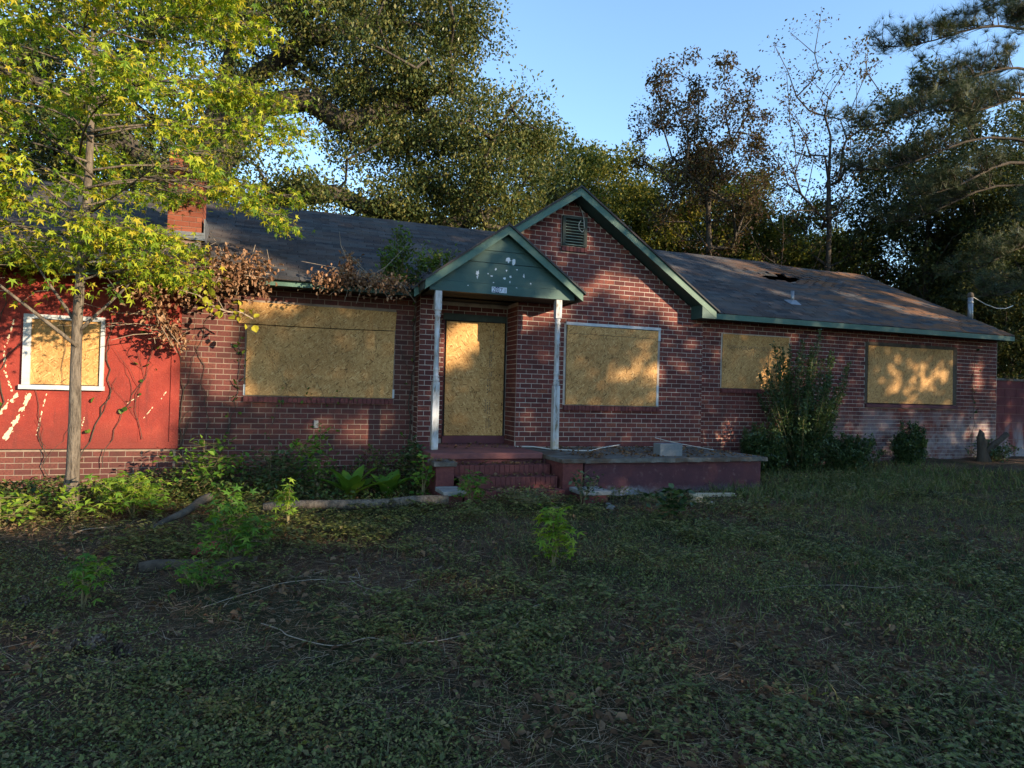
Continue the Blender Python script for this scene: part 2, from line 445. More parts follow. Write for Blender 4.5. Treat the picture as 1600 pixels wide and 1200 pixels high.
def gz(x, y):
    x = np.asarray(x, float); y = np.asarray(y, float)
    s = np.clip((y - 2.5) / 5.5, 0, 1); s = s * s * (3 - 2 * s)
    xc = np.clip(x, -4, 13)
    h = s * (.075 + .0155 * xc + .0032 * np.maximum(xc - 7, 0) ** 2)
    return h + .018 * np.sin(x * 1.7 + 1.1) * np.cos(y * 1.3) + .012 * np.sin(x * 4.1 + y * 2.7) + .008 * np.sin(y * 6.3 - x * 3.1)
def G(x, y, dz=0): return (x, y, float(gz(x, y)) + dz)

def limb_mesh(nodes, parents, radius, sides=6):
    """frustum for every parent -> child edge"""
    mb_v, mb_f = [], []
    ang = np.arange(sides) * 2 * np.pi / sides
    off = 0
    for i, p in enumerate(parents):
        if p < 0: continue
        a, b = nodes[p], nodes[i]; d = b - a; L = np.linalg.norm(d)
        if L < 1e-5: continue
        d = d / L; h = np.cross(d, [.21, .37, .9]); h /= np.linalg.norm(h); g = np.cross(d, h)
        ring = np.cos(ang)[:, None] * h + np.sin(ang)[:, None] * g
        k = sides if radius[p] > .02 else 4
        if k != sides:
            a4 = np.arange(4) * np.pi / 2; ring = np.cos(a4)[:, None] * h + np.sin(a4)[:, None] * g
        rp = min(radius[p], radius[i] * 1.7)
        mb_v.append(a + ring * rp); mb_v.append(b + d * radius[i] * .3 + ring * radius[i])
        for q in range(k):
            j = (q + 1) % k
            mb_f.append((off + q, off + j, off + k + j, off + k + q))
        off += 2 * k
    return np.concatenate(mb_v), np.array(mb_f)

def grow(trunk, targets, r_tip, expo, r, jit=.12, sag=0.0, seglen=.8):
    """connect every target to the nearest branch node already grown"""
    nodes = [np.array(p, float) for p in trunk]; par = [-1] + list(range(len(trunk) - 1))
    start = max(1, len(trunk) // 3)
    order = np.argsort([min(np.linalg.norm(t - n) for n in nodes[start:]) for t in targets])
    tips = []
    for o in order:
        t = targets[o]; N = np.array(nodes[start:])
        dv = t - N; dist = np.linalg.norm(dv, axis=1) + 1.2 * np.maximum(0, .75 * np.linalg.norm(dv[:, :2], axis=1) - dv[:, 2])
        j = int(np.argmin(dist)) + start
        a = nodes[j]; L = np.linalg.norm(t - a); k = max(1, int(L / seglen)); last = j
        for q in range(1, k + 1):
            f = q / k; p = a + (t - a) * f
            p = p + r.normal(size=3) * jit * L * .5 * (1 if q < k else 0) + np.array([0, 0, sag * L * math.sin(math.pi * f)])
            nodes.append(p); par.append(last); last = len(nodes) - 1
        tips.append(last)
    cnt = np.zeros(len(nodes))
    for t in tips: cnt[t] += 1
    for i in range(len(nodes) - 1, 0, -1): cnt[par[i]] += cnt[i]
    return np.array(nodes), par, r_tip * np.maximum(cnt, 1) ** expo, tips

def tree_meshes(name, trunk, targets, leaf_n, clump_r, leaf_size, r, r_tip=.012, expo=.5, flat=.75, tmpl=LEAF, sag=.08, tilt=(-1.2, 1.2), twigs=3, seglen=.8, rad_scale=None):
    nodes, par, rad, tips = grow(trunk, targets, r_tip, expo, r, sag=sag, seglen=seglen)
    if rad_scale:
        rad = rad * rad_scale / rad[0]
        rad = np.maximum(rad, r_tip)
    wood = [limb_mesh(nodes, par, rad)]
    P, W = [], []
    for t in targets:
        cr = clump_r * r.uniform(.65, 1.3)
        n = int(leaf_n * r.uniform(.6, 1.4))
        b = blob(n, r) * np.array([cr, cr, cr * flat]); P.append(t + b)
        for q in range(twigs):
            e = t + b[q % n] * 1.0
            W.append((t, e))
    if W:
        tn = []; tp = []
        for a, e in W:
            tn += [a, e]; tp += [-1, len(tn) - 2]
        wood.append(limb_mesh(np.array(tn), tp, np.full(len(tn), r_tip * .55)))
    P = np.concatenate(P)
    V, F = scatter(*tmpl, P, rnd_rot(len(P), tilt, r), leaf_size * r.uniform(.6, 1.3, len(P)))
    wv, wf = merge(wood)
    return np_mesh(name + "_trunk", wv, wf, True), np_mesh(name + "_crown", V, F)

def place_tree(name, tm, cm, barkm, leafm, loc, label, rotz=0, scale=1, group=None):
    t = empty(name, loc); t.rotation_euler[2] = rotz; t.scale = (scale,) * 3 if not hasattr(scale, '__len__') else scale
    tag(t, label, "tree", group)
    a = link("trunk", tm, barkm, t, local=True); b = link("crown", cm, leafm, t, local=True)
    return t

def ell_targets(n, c, rad, r, hollow=.0, zmin=None):
    out = []
    while len(out) < n:
        d = r.normal(size=3); d /= np.linalg.norm(d); q = d * (hollow + (1 - hollow) * r.uniform(0, 1) ** .5)
        p = np.array(c) + q * np.array(rad)
        if zmin is None or p[2] > zmin: out.append(p)
    return out

# ------------------------------------------------------------------ the ground
def build_ground():
    xs = np.concatenate([[-400, -150, -60, -30], np.arange(-16, 26.01, .16), [35, 60, 150, 400]])
    ys = np.concatenate([[-400, -150, -60, -25, -10, -4], np.arange(0, 13.01, .16), np.arange(14, 40, 2), [60, 120, 260, 600]])
    X, Y = np.meshgrid(xs, ys)
    r = np.random.default_rng(3)
    Z = gz(X, Y) + np.where((np.abs(X) < 30) & (Y > 0) & (Y < 13), r.normal(0, .008, X.shape), 0)
    nx, ny = len(xs), len(ys)
    i = np.arange(ny - 1)[:, None] * nx + np.arange(nx - 1)[None]
    F = np.stack([i, i + 1, i + nx + 1, i + nx], -1).reshape(-1, 4)
    o = link("ground", np_mesh("ground", np.stack([X, Y, Z], -1).reshape(-1, 3), F, True), MATS['ground'])
    tag(o, "shaded yard of weeds, pine straw and leaf litter", None, kind="structure")
build_ground()

# ------------------------------------------------------------------ the house
LY, GY, RY, DY = 10.6, 10.25, 10.45, 10.8          # front planes: left wing, gable, right wing, door
CH, BL, BH, BW = .081, .203, .070, .192            # course height, brick pitch, brick height, brick length
house = empty("brick_house", (6.0, 12.0, .1))
tag(house, "long abandoned red brick house with boarded windows and green trim", "house")
CAMP = np.array([0, 0, EYE])

def courses(x0, x1, z0, z1, openings=(), clip=None):
    out = []; k = 0; z = z0
    while z + CH * .6 < z1:
        zc = z + CH / 2; lo, hi = x0, x1
        if clip:
            lo, hi = clip(zc, lo, hi)
        iv = [(lo, hi)] if hi - lo > .04 else []
        for ox0, ox1, oz0, oz1 in openings:
            if oz0 < zc < oz1:
                nv = []
                for a, b in iv:
                    if ox1 <= a or ox0 >= b: nv.append((a, b)); continue
                    if ox0 - a > .03: nv.append((a, ox0))
                    if b - ox1 > .03: nv.append((ox1, b))
                iv = nv
        g0 = x0 + (0 if k % 2 == 0 else -BL / 2)
        for a, b in iv:
            j = math.floor((a - g0) / BL + 1e-6)
            while g0 + j * BL < b - .02:
                p, q = max(a, g0 + j * BL), min(b, g0 + (j + 1) * BL)
                if q - p > .03: out.append((p, q, zc))
                j += 1
        z += CH; k += 1
    return out

BRICKS = []      # (parent, face, centre, length)
def lay(parent, lst, plane, face):
    for p, q, zc in lst:
        L = q - p - (BL - BW); m = (p + q) / 2
        if L < .02: continue
        c = (m, plane, zc) if face == 'y' else (plane, m, zc)
        BRICKS.append((parent, face, c, L))

def rake_z(x): return 4.93 - .686 * abs(x - 4.65)
def gclip(z, lo, hi):
    if z <= rake_z(hi) : return lo, hi
    h = (4.93 - z) / .686
    return max(lo, 4.65 - h), min(hi, 4.65 + h)

W1 = (-.52, 1.72, 1.46, 2.86)      # windows: x0, x1, z0, z1
W2 = (4.58, 6.43, 1.42, 2.83)
W3 = (7.95, 9.56, 1.80, 2.84)
W4 = (11.60, 14.20, 1.57, 2.83)
VENT = (4.50, 4.89, 4.15, 4.62)
m_ = .005
wl = MB()
wl.poly([(-1.42, LY + m_, -.2), (2.08, LY + m_, -.2), (2.08, LY + m_, 3.25), (-1.42, LY + m_, 3.25)]).box(-1.42, 2.08, LY + m_ + .002, LY + .2, -.2, 3.25)
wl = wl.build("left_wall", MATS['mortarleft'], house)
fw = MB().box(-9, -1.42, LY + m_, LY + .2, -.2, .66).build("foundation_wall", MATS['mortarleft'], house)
gw = MB()
hz = [(2.05, 0), (2.32, 0), (2.32, 3.12), (3.70, 3.12), (3.70, 0), (7.37, 0), (7.37, rake_z(7.37)), (4.65, 4.93), (2.05, rake_z(2.05))]
def strip(mb, x0, x1, zt0, zt1, z0=0, y0=GY + m_, y1=GY + .2):
    mb.hexa([(x0, y0, z0), (x1, y0, z0), (x1, y1, z0), (x0, y1, z0)], [(x0, y0, zt0), (x1, y0, zt1), (x1, y1, zt1), (x0, y1, zt0)])
strip(gw, 2.05 + m_, 2.32, rake_z(2.05), rake_z(2.32))
strip(gw, 2.32, 3.70 + m_, rake_z(2.32), rake_z(3.70), 3.12)
strip(gw, 3.70 + m_, 4.65, rake_z(3.70), 4.93)
strip(gw, 4.65, 7.37, 4.93, rake_z(7.37))
gw.box(2.05 + m_, 2.25, GY + .2, LY, 0, 3.2)
gw.box(3.70 + m_, 3.9, GY + .2, DY + .1, 0, 3.12)
gw = gw.build("gable_wall", MATS['mortar'], house)
ew = MB().box(2.25, 3.72, DY + m_, DY + .2, 0, 3.14).box(2.25, 2.31, GY + .2, DY + m_, 0, 3.14).build("entry_wall", MATS['mortar'], house)
rw = MB().box(7.37, 15.55, RY + m_, RY + .2, 0, 3.15).build("right_wall", MATS['mortar'], house)
back = MB().box(-9, 15.6, 17.8, 18, 0, 3.2).box(15.35, 15.545, RY + .21, 17.8, 0, 3.2).box(-9, -8.8, LY + .2, 17.8, 0, 3.2)
back.build("outer_wall", MATS['mortar'], house)

lay(wl, courses(-1.42, 2.05, -.02, 3.2, [(-.52, 1.72, 1.38, 2.86), (.36, .62, .40, .58)]), LY, 'y')
lay(fw, courses(-5.2, -1.42, -.02, .66), LY, 'y')
lay(gw, courses(2.05, 7.37, .79, 5.0, [(4.56, 6.45, 1.34, 2.83), (2.32, 3.70, 0, 3.12), (VENT[0] - .04, VENT[1] + .04, VENT[2] - .09, VENT[3] + .05)], gclip), GY, 'y')
lay(gw, courses(GY + .015, LY - .01, .20, 3.1), 2.05, 'x')
lay(gw, courses(GY + .015, DY - .01, .79, 3.1), 3.70, 'x')
lay(ew, courses(2.32, 3.70, .79, 3.1, [(2.60, 3.68, 0, 2.86)]), DY, 'y')
lay(rw, courses(7.38, 15.54, .10, 3.12, [(7.93, 9.58, 1.72, 2.84), (11.56, 14.24, 1.48, 2.87)]), RY, 'y')

def brick_mesh(name):
    b = MB().hexa([(-.5, 0, -.5), (.5, 0, -.5), (.5, 1, -.5), (-.5, 1, -.5)], [(-.5, 0, .5), (.5, 0, .5), (.5, 1, .5), (-.5, 1, .5)])
    me = b.mesh(name); me.materials.append(MATS['brick']); return me
BM = brick_mesh("brick")
def flush_bricks():
    r = np.random.default_rng(11)
    sc = []
    for parent, face, c, L in BRICKS:
        P = np.array(c); d = P - CAMP; n = np.array([0, -1, 0]) if face == 'y' else np.array([-1, 0, 0])
        sc.append(L * -(d @ n) / np.linalg.norm(d) ** 3)
    order = np.argsort(sc)[::-1]
    # those behind boards, vines or off the frame do not count among the largest in view
    vis = []
    for i in order:
        P = np.array(BRICKS[i][2]); v = Vector(P) - Vector(CAMP); z = v.dot(fwd); u = FPX * v.dot(right) / z + 800
        if 0 < u < 1600 and BRICKS[i][2][2] > .25: vis.append(i)
    single = set(vis[:300])
    V, F, off = [], [], 0
    cube = np.array([(-.5, 0, -.5), (.5, 0, -.5), (.5, 1, -.5), (-.5, 1, -.5), (-.5, 0, .5), (.5, 0, .5), (.5, 1, .5), (-.5, 1, .5)], float)
    cf = np.array([(3, 2, 1, 0), (4, 5, 6, 7), (0, 1, 5, 4), (1, 2, 6, 5), (3, 0, 4, 7)])
    for i, (parent, face, c, L) in enumerate(BRICKS):
        dep = float(np.clip(r.normal(0, .0014), -.003, .002)); h = BH * r.uniform(.97, 1.03)
        if i in single:
            o = bpy.data.objects.new("brick", BM); COL.objects.link(o)
            attach(o, parent, (c[0], c[1] + dep, c[2]) if face == 'y' else (c[0] + dep, c[1], c[2]))
            o.scale = (L, .03, h)
            if face == 'x': o.rotation_euler[2] = -math.pi / 2
        else:
            v = cube * np.array([L, .03, h])
            if face == 'x': v = v[:, [1, 0, 2]]
            v = v + np.array(c) + (np.array([0, dep, 0]) if face == 'y' else np.array([dep, 0, 0]))
            V.append(v); F.append((cf if face == 'y' else cf[:, ::-1]) + off); off += 8
    o = link("brickwork", np_mesh("brickwork", np.concatenate(V), np.concatenate(F)), MATS['bricks'], house)
    o["kind"] = "stuff"
flush_bricks()

# red clad room at the left end
sid = MB().box(-9, -1.40, LY - .035, LY + .12, .66, 3.2).build("red_siding", MATS['redpaint'], house)
MB().box(-9, -1.385, LY - .055, LY - .036, .665, .76).build("skirt_board", MATS['redpaint'], sid)
MB().box(-1.50, -1.385, LY - .050, LY - .036, .762, 3.1).build("corner_board", MATS['redpaint'], sid)
for sx in (-3.9, -1.9):
    MB().box(sx, sx + .012, LY - .039, LY - .034, .762, 3.1).build("batten_seam", MATS['redpaint'], sid)

def ragged(pts, width, r, y):
    """ragged bare streak of many small flakes on a plane facing the yard"""
    P = [np.array(p, float) for p in pts]; mb = MB()
    L = [np.linalg.norm(b - a) for a, b in zip(P[:-1], P[1:])]
    for a, b, l in zip(P[:-1], P[1:], L):
        d = (b - a) / l; nrm = np.array([-d[1], d[0]])
        for k in range(int(42 * l * (1 + width * 14)) + 2):
            u = r.uniform(0, 1); off = r.normal(0, .45) * width; c = a + d * l * u + nrm * off
            q = (.006 + .6 * width * r.uniform(.1, 1)) * max(.25, 1 - abs(off) / (width * 1.3)); e = r.uniform(1.2, 2.6); ph = r.uniform(0, 6.28); n = 7
            yy = y - r.uniform(0, .0012)
            mb.poly([(c[0] + (d[0] * e * math.cos(t) + nrm[0] * math.sin(t)) * q * w, yy, c[1] + (d[1] * e * math.cos(t) + nrm[1] * math.sin(t)) * q * w) for t, w in ((ph + 6.283 * i / n, r.uniform(.55, 1.1)) for i in range(n))])
    return mb
rr = np.random.default_rng(5)
for pts, w in (([(-3.35, 1.40), (-3.62, 1.05), (-3.9, .8)], .045), ([(-3.2, 1.45), (-3.38, 1.0), (-3.48, .80)], .055), ([(-3.02, 1.42), (-3.08, 1.1), (-3.12, .85)], .012),
               ([(-3.42, 2.4), (-3.52, 2.0), (-3.5, 1.7), (-3.42, 1.45)], .022), ([(-3.72, 2.3), (-3.66, 1.9), (-3.72, 1.5), (-3.9, 1.2)], .03),
               ([(-2.55, 1.12), (-2.62, .9)], .022), ([(-1.83, 1.10), (-1.72, 1.26)], .010), ([(-1.62, 1.38), (-1.56, 1.48)], .012), ([(-2.05, 1.3), (-1.9, 1.42)], .006), ([(-2.62, 1.4), (-2.7, 1.2)], .008)):
    ragged(pts, w * .75, rr, LY - .0375).build("peeled_streak", MATS['scar'], sid)["kind"] = "stuff"

# boarded openings -------------------------------------------------
def sill(win, x0, x1, z, y):
    s = MB(); r = np.random.default_rng(int(x0 * 100) + 900)
    x = x0
    while x < x1 - .02:
        e = min(x + .070, x1); j = r.normal(0, .002)
        s.hexa([(x, y - .045 + j, z - .095), (e - .008, y - .045 + j, z - .095), (e - .008, y + .05, z - .095), (x, y + .05, z - .095)],
               [(x, y - .045 + j, z - .015), (e - .008, y - .045 + j, z - .015), (e - .008, y + .05, z - .002), (x, y + .05, z - .002)])
        x = e
    s.build("sill", MATS['maroonbrick'], win)

def flatboard(name, pts, y, th, mat, parent, sub=True):
    """board with a slightly bowed outline: pts in (x, z)"""
    return MB().prism_y(pts, y - th, y).build(name, mat, parent)

def window(label, w, y, proud=.02):
    o = MB().box(w[0] + .02, w[1] - .02, y + .005, y + .1, w[2], w[3]).build("window", MATS['dark'], house)
    o["label"] = label; return o
w1 = window("wide boarded window of the left wing, two boards with a sagging seam", W1, LY)
flatboard("board", [(-.50, 1.465), (1.70, 1.460), (1.715, 2.54), (1.0, 2.525), (.1, 2.52), (-.50, 2.525)], LY - .012, .012, MATS['osb'], w1)
flatboard("board", [(-.62, 2.538), (.1, 2.532), (1.0, 2.537), (1.72, 2.552), (1.735, 2.85), (.6, 2.862), (-.62, 2.868)], LY - .016, .012, MATS['osb'], w1)
for q in ((1.700, 1.735, 1.46, 1.60), (-.53, -.501, 1.46, 1.62)): MB().box(q[0], q[1], LY - .008, LY + .004, q[2], q[3]).build("frame", MATS['trim'], w1)
sill(w1, -.52, 1.74, 1.455, LY)
w2 = window("boarded window of the brick gable with a pale top trim", W2, GY)
flatboard("board", [(4.60, 1.425), (6.38, 1.425), (6.40, 2.63), (4.60, 2.645)], GY - .010, .012, MATS['osb'], w2)
flatboard("board", [(4.60, 2.650), (6.40, 2.635), (6.40, 2.775), (4.61, 2.785)], GY - .013, .012, MATS['osb'], w2)
for q in ((4.58, 6.45, 2.79, 2.84), (6.405, 6.45, 2.60, 2.789), (6.39, 6.43, 1.43, 1.80)): MB().box(q[0], q[1], GY - (.03 if q[2] > 2.7 else .022), GY - .002, q[2], q[3]).build("frame", MATS['trim'], w2)
sill(w2, 4.56, 6.45, 1.42, GY)
w3 = window("boarded window half hidden by the tall shrub", W3, RY)
flatboard("board", [(7.95, 1.80), (9.56, 1.80), (9.55, 2.84), (7.96, 2.835)], RY - .004, .012, MATS['osb'], w3)
sill(w3, 7.93, 9.58, 1.80, RY)
w4 = window("boarded window nearest the far corner, in a dark frame", W4, RY)
flatboard("board", [(11.63, 1.585), (14.12, 1.585), (14.11, 2.80), (11.63, 2.79)], RY - .002, .012, MATS['osb'], w4)
MB().box(11.56, 14.24, RY - .012, RY + .02, 2.805, 2.87).box(14.125, 14.24, RY - .012, RY + .02, 1.58, 2.804).box(11.56, 11.62, RY - .006, RY + .02, 1.58, 2.804).build("frame", MATS['darkwood'], w4)
MB().hexa([(11.56, RY - .05, 1.49), (14.24, RY - .05, 1.49), (14.24, RY + .03, 1.49), (11.56, RY + .03, 1.49)],
          [(11.56, RY - .05, 1.555), (14.24, RY - .05, 1.555), (14.24, RY + .03, 1.578), (11.56, RY + .03, 1.578)]).build("sill", MATS['maroon'], w4)
w5 = MB().box(-3.24, -2.36, LY - .036, LY - .02, 1.52, 2.46).build("window", MATS['dark'], house)
w5["label"] = "white framed boarded window in the red siding"
flatboard("board", [(-3.215, 1.55), (-2.385, 1.55), (-2.385, 2.43), (-3.215, 2.435)], LY - .042, .012, MATS['osb'], w5)
fr = MB().box(-3.30, -3.21, LY - .085, LY - .034, 1.54, 2.50).box(-2.39, -2.345, LY - .085, LY - .034, 1.54, 2.50).box(-3.209, -2.391, LY - .085, LY - .034, 2.44, 2.50)
fr.build("frame", MATS['trim'], w5)
MB().box(-3.33, -2.33, LY - .10, LY - .034, 1.478, 1.538).build("sill", MATS['trim'], w5)

door = MB().box(2.58, 3.70, DY + .004, DY + .08, .72, 2.9).build("door", MATS['dark'], house)
door["label"] = "front doorway closed with one upright strand board"
db = flatboard("board", [(2.62, .85), (3.66, .85), (3.66, 2.80), (2.62, 2.785)], DY - .004, .015, MATS['osbv'], door)
MB().box(2.58, 3.69, DY - .06, DY + .003, .715, .845).build("threshold", MATS['maroon'], door)
MB().box(2.56, 3.69, DY - .03, DY + .003, 2.81, 2.92).build("head_trim", MATS['soffit'], door)
# printed stamp running up the door board: rows of small ink marks, too worn to read
ink = MB(); r = np.random.default_rng(21)
for z0, z1, xs in ((.96, 1.15, (3.36, 3.40, 3.43)), (1.22, 1.45, (3.34, 3.38, 3.42)), (1.58, 1.83, (3.37, 3.41)), (1.86, 1.94, (3.41, 3.44)), (2.0, 2.3, (3.40, 3.43)), (2.36, 2.42, (3.41,)), (2.46, 2.68, (3.40, 3.45))):
    for x in xs:
        z = z0 + r.uniform(0, .02)
        while z < z1:
            h = r.uniform(.006, .016)
            if r.random() < .8: ink.box(x - r.uniform(.006, .012), x + r.uniform(.004, .012), DY - .0205, DY - .0188, z, z + h)
            z += h + r.uniform(.006, .014)
ink.build("printed_stamp", MATS['ink'], door)["kind"] = "stuff"
ink3 = MB()
for z in (2.555, 2.580, 2.605):
    x = 8.06
    while x < 9.1:
        w = r.uniform(.012, .03)
        if r.random() < .72: ink3.box(x, x + w, RY - .0175, RY - .0158, z, z + .010)
        x += w + r.uniform(.008, .03)
ink3.build("printed_stamp", MATS['ink'], w3)["kind"] = "stuff"

# maroon course at porch level, outlet box, foundation vent
MB().box(3.72, 7.375, GY - .004, GY + .02, .70, .785).box(2.05, 2.31, GY - .004, GY + .02, .70, .785).build("base_course", MATS['maroonbrick'], house)
MB().box(3.695, 3.72, GY + .021, DY, .70, .785).box(2.33, 3.69, DY - .006, DY + .01, .70, .714).build("base_course", MATS['maroonbrick'], house)
ob = MB().box(.50, .57, LY - .035, LY, .97, 1.09).build("outlet_box", MATS['plastic'], house, .006)
fv = MB().box(.36, .62, LY - .001, LY + .03, .40, .58).build("foundation_vent", MATS['dark'], house)
for k in range(3): MB().box(.37, .61, LY - .012, LY - .002, .425 + k * .05, .445 + k * .05).build("slat", MATS['darkwood'], fv)

# gable vent
gv = MB().box(VENT[0], VENT[1], GY - .002, GY + .05, VENT[2], VENT[3]).build("gable_vent", MATS['dark'], house)  # dark back panel painted as the shade between the slats
for q in ((VENT[0] - .035, VENT[0] + .02, VENT[2], VENT[3] + .04), (VENT[1] - .03, VENT[1] + .035, VENT[2], VENT[3] + .04), (VENT[0] + .0205, VENT[1] - .0305, VENT[3] - .005, VENT[3] + .04)):
    MB().box(q[0], q[1], GY - .042, GY + .02, q[2], q[3]).build("frame", MATS['soffit'], gv)
for k in range(9):
    z = VENT[2] + .012 + k * .05; xa, xb = VENT[0] + .021, VENT[1] - .031
    MB().hexa([(xa, GY - .036, z), (xb, GY - .036, z), (xb, GY - .006, z + .012), (xa, GY - .006, z + .012)], [(xa, GY - .036, z + .008), (xb, GY - .036, z + .008), (xb, GY - .006, z + .020), (xa, GY - .006, z + .020)]).build("slat", MATS['slatgreen'], gv)
sill(gv, VENT[0] - .04, VENT[1] + .05, VENT[2] - .004, GY)
MB().tube([(4.77, GY - .02, 4.86), (4.82, GY - .05, 4.74), (4.86, GY - .04, 4.60), (4.87, GY - .035, 4.45), (4.83, GY - .035, 4.40), (4.77, GY - .04, 4.45), (4.76, GY - .04, 4.53), (4.80, GY - .04, 4.60)], .007, 5).build("loose_wire", MATS['cable'], gv)

# ------------------------------------------------------------------ roofs
def mz(y): return 3.17 + .52 * (y - 10.1)
def sag(x, y):
    q = ((x - 11.5) / 1.3) ** 2 + ((y - 12.9) / .55) ** 2
    return -.10 * np.exp(-q) - .02 * np.exp(-((x + 1.4) / .6) ** 2 - ((y - 11.2) / .3) ** 2) + .012 * np.sin(x * 1.3) * np.sin(y * 1.9)
def in_hole(x, y):
    c, s_ = math.cos(-.12), math.sin(-.12); dx, dy = x - 11.62, y - 13.0
    a, b = c * dx - s_ * dy, s_ * dx + c * dy
    return (a / .68) ** 2 + (b / (.27 + .09 * math.sin(8 * a))) ** 2 < 1 or ((x + 1.28) / .22) ** 2 + ((y - 11.02) / .06) ** 2 < 1
def ridge_y(x):
    if x < 12.05: return 14.0
    if x < 12.35: return 14.0 - .2 * (x - 12.05) / .3
    return 13.8
def row_range(y):
    x1 = 15.58 if y < 10.1 else 15.58 - .45 * (y - 10.1) / 3.65
    return -8.5, x1
roof = None
def main_roof():
    global roof
    mb = MB(); st = .14
    ys = list(np.arange(10.1, 14.01, st))
    for y in ys:
        a, b = row_range(y); x = a
        while x < b:
            e = min(x + .28, b); xm, ym = (x + e) / 2, y + st / 2
            if ym < ridge_y(xm) + .02 and not in_hole(xm, ym) and not (1.8 < xm < 7.5 and mz(ym) < 4.95 - .686 * abs(xm - 4.65)):
                y2 = min(y + st, ridge_y(xm))
                q = [(x, y), (e, y), (e, y2), (x, y2)]
                mb.poly([(px, py, mz(py) - .015 + float(sag(px, py))) for px, py in q])
            x = e
    # far slope and hip end close the attic
    mb.poly([(-8.5, 14.0, mz(14.0) - .01), (12.05, 14.0, mz(14.0) - .01), (12.35, 13.8, mz(13.8) - .01), (15.12, 13.8, mz(13.8) - .01), (15.58, 18.3, 3.0), (-8.5, 18.3, 3.0)])
    mb.poly([(15.58, 10.1, mz(10.1) - .015), (15.58, 18.3, 3.0), (15.12, 13.8, mz(13.8) - .015)])
    roof = mb.build("roof", MATS['shingles'], house)
main_roof()
SH = []      # shingles: x, y, width
r = np.random.default_rng(31)
EX = .135
nrow = int((14.0 - 10.08) / (EX * .887))
for k in range(nrow):
    y = 10.08 + k * EX * .887; a, b = row_range(y); a = -4.6
    x = a - (.15 if k % 2 else 0) + r.uniform(-.02, .02)
    while x < b - .05:
        w = min(.30, b - x); xm = x + w / 2
        below_gable = 1.95 < xm < 7.36 and mz(y) < 5.06 - .686 * abs(xm - 4.65)
        if y < ridge_y(xm) - .04 and not in_hole(xm, y + .06) and not below_gable:
            if not (-1.78 < xm < -1.22 and 11.15 < y < 11.75): SH.append((x + .003, y, w - .006))
        x += .30
def flush_shingles():
    r = np.random.default_rng(33)
    ang = math.atan(.52)
    me = MB()
    tv = np.array([(0, 0, 0), (1, 0, 0), (1, .16, 0), (0, .16, 0), (0, 0, -.016), (1, 0, -.016), (1, .16, -.016), (0, .16, -.016)], float)
    tf = [(0, 1, 2, 3), (4, 5, 1, 0), (5, 6, 2, 1), (7, 4, 0, 3)]
    me = bpy.data.meshes.new("shingle"); me.from_pydata([tuple(p) for p in tv], [], tf); me.update(); me.materials.append(MATS['shingle'])
    vis = [i for i, (x, y, w) in enumerate(SH) if -1.0 < x < 3.2]
    vis = sorted(vis, key=lambda i: SH[i][1])[:300]; single = set(vis)
    c, s_ = math.cos(ang + .035), math.sin(ang + .035)
    V, F, off = [], [], 0
    for i, (x, y, w) in enumerate(SH):
        lift = .010 + abs(r.normal(0, .003)); dy = r.normal(0, .006); tw = r.normal(0, .006)
        base = (x, y + dy, mz(y + dy) + float(sag(x, y)) + lift)
        if i in single:
            o = bpy.data.objects.new("shingle", me); COL.objects.link(o); attach(o, roof, base); o.scale = (w, 1, 1); o.rotation_euler = (ang + .015, 0, tw)
        else:
            v = tv * np.array([w, 1, 1]); v = np.stack([v[:, 0], v[:, 1] * c - v[:, 2] * s_, v[:, 1] * s_ + v[:, 2] * c], -1)
            v[:, 2] -= v[:, 1] * .02; v += np.array(base); V.append(v); F.append(np.array(tf) + off); off += 8
    o = link("shingle_courses", np_mesh("shingle_courses", np.concatenate(V), np.concatenate(F)), MATS['shingles'], roof); o["kind"] = "stuff"
flush_shingles()
rc = MB(); x = -8.4
while x < 15.0:
    yr = ridge_y(x + .12); zz = mz(yr) + .012 + r.normal(0, .004)
    if not (4.4 < x < 4.5): rc.hexa([(x, yr - .13, zz - .085), (x + .26, yr - .13, zz - .085), (x + .26, yr, zz - .012), (x, yr, zz - .012)], [(x, yr - .13, zz - .07), (x + .26, yr - .13, zz - .07), (x + .26, yr, zz + .012), (x, yr, zz + .012)])
    x += .24
rc.build("ridge_caps", MATS['shingles'], roof)["kind"] = "stuff"
# torn edges round the hole
for k in range(5):
    a = .4 + k * .75; cx, cy = 11.62 + .66 * math.cos(a), 13.0 + .28 * math.sin(a); w = random.uniform(.10, .22)
    z = mz(cy) + float(sag(cx, cy)); t = random.uniform(-.09, .05)
    MB().hexa([(cx, cy - .05, z), (cx + w, cy - .04, z + t), (cx + w, cy + .06, z + t + .05), (cx, cy + .05, z + .05)],
              [(cx, cy - .05, z + .012), (cx + w, cy - .04, z + t + .012), (cx + w, cy + .06, z + t + .062), (cx, cy + .05, z + .062)]).build("torn_shingle", MATS['shingle'], roof)
for k, (x, y, w, a) in enumerate(((11.25, 12.90, .55, .25), (11.75, 13.05, .6, -.35), (12.05, 12.88, .4, .1))):
    o = MB().box(-w / 2, w / 2, -.05, .05, -.01, .01).build("broken_decking", MATS['wood'], roof); attach(o, roof, (x, y, mz(y) - .13 + float(sag(x, y)))); o.rotation_euler = (.35, a * .4, a)
# eaves
MB().box(-8.5, 1.95, 10.16, 10.185, 3.08, 3.20).build("fascia", MATS['green'], house)
MB().box(7.40, 15.56, 10.08, 10.105, 3.055, 3.155).build("fascia", MATS['green'], house)
MB().box(-8.5, 1.95, 10.186, LY + .02, 3.10, 3.13).build("soffit", MATS['soffit'], house)
MB().box(7.40, 15.56, 10.106, RY + .02, 3.075, 3.10).build("soffit", MATS['soffit'], house)

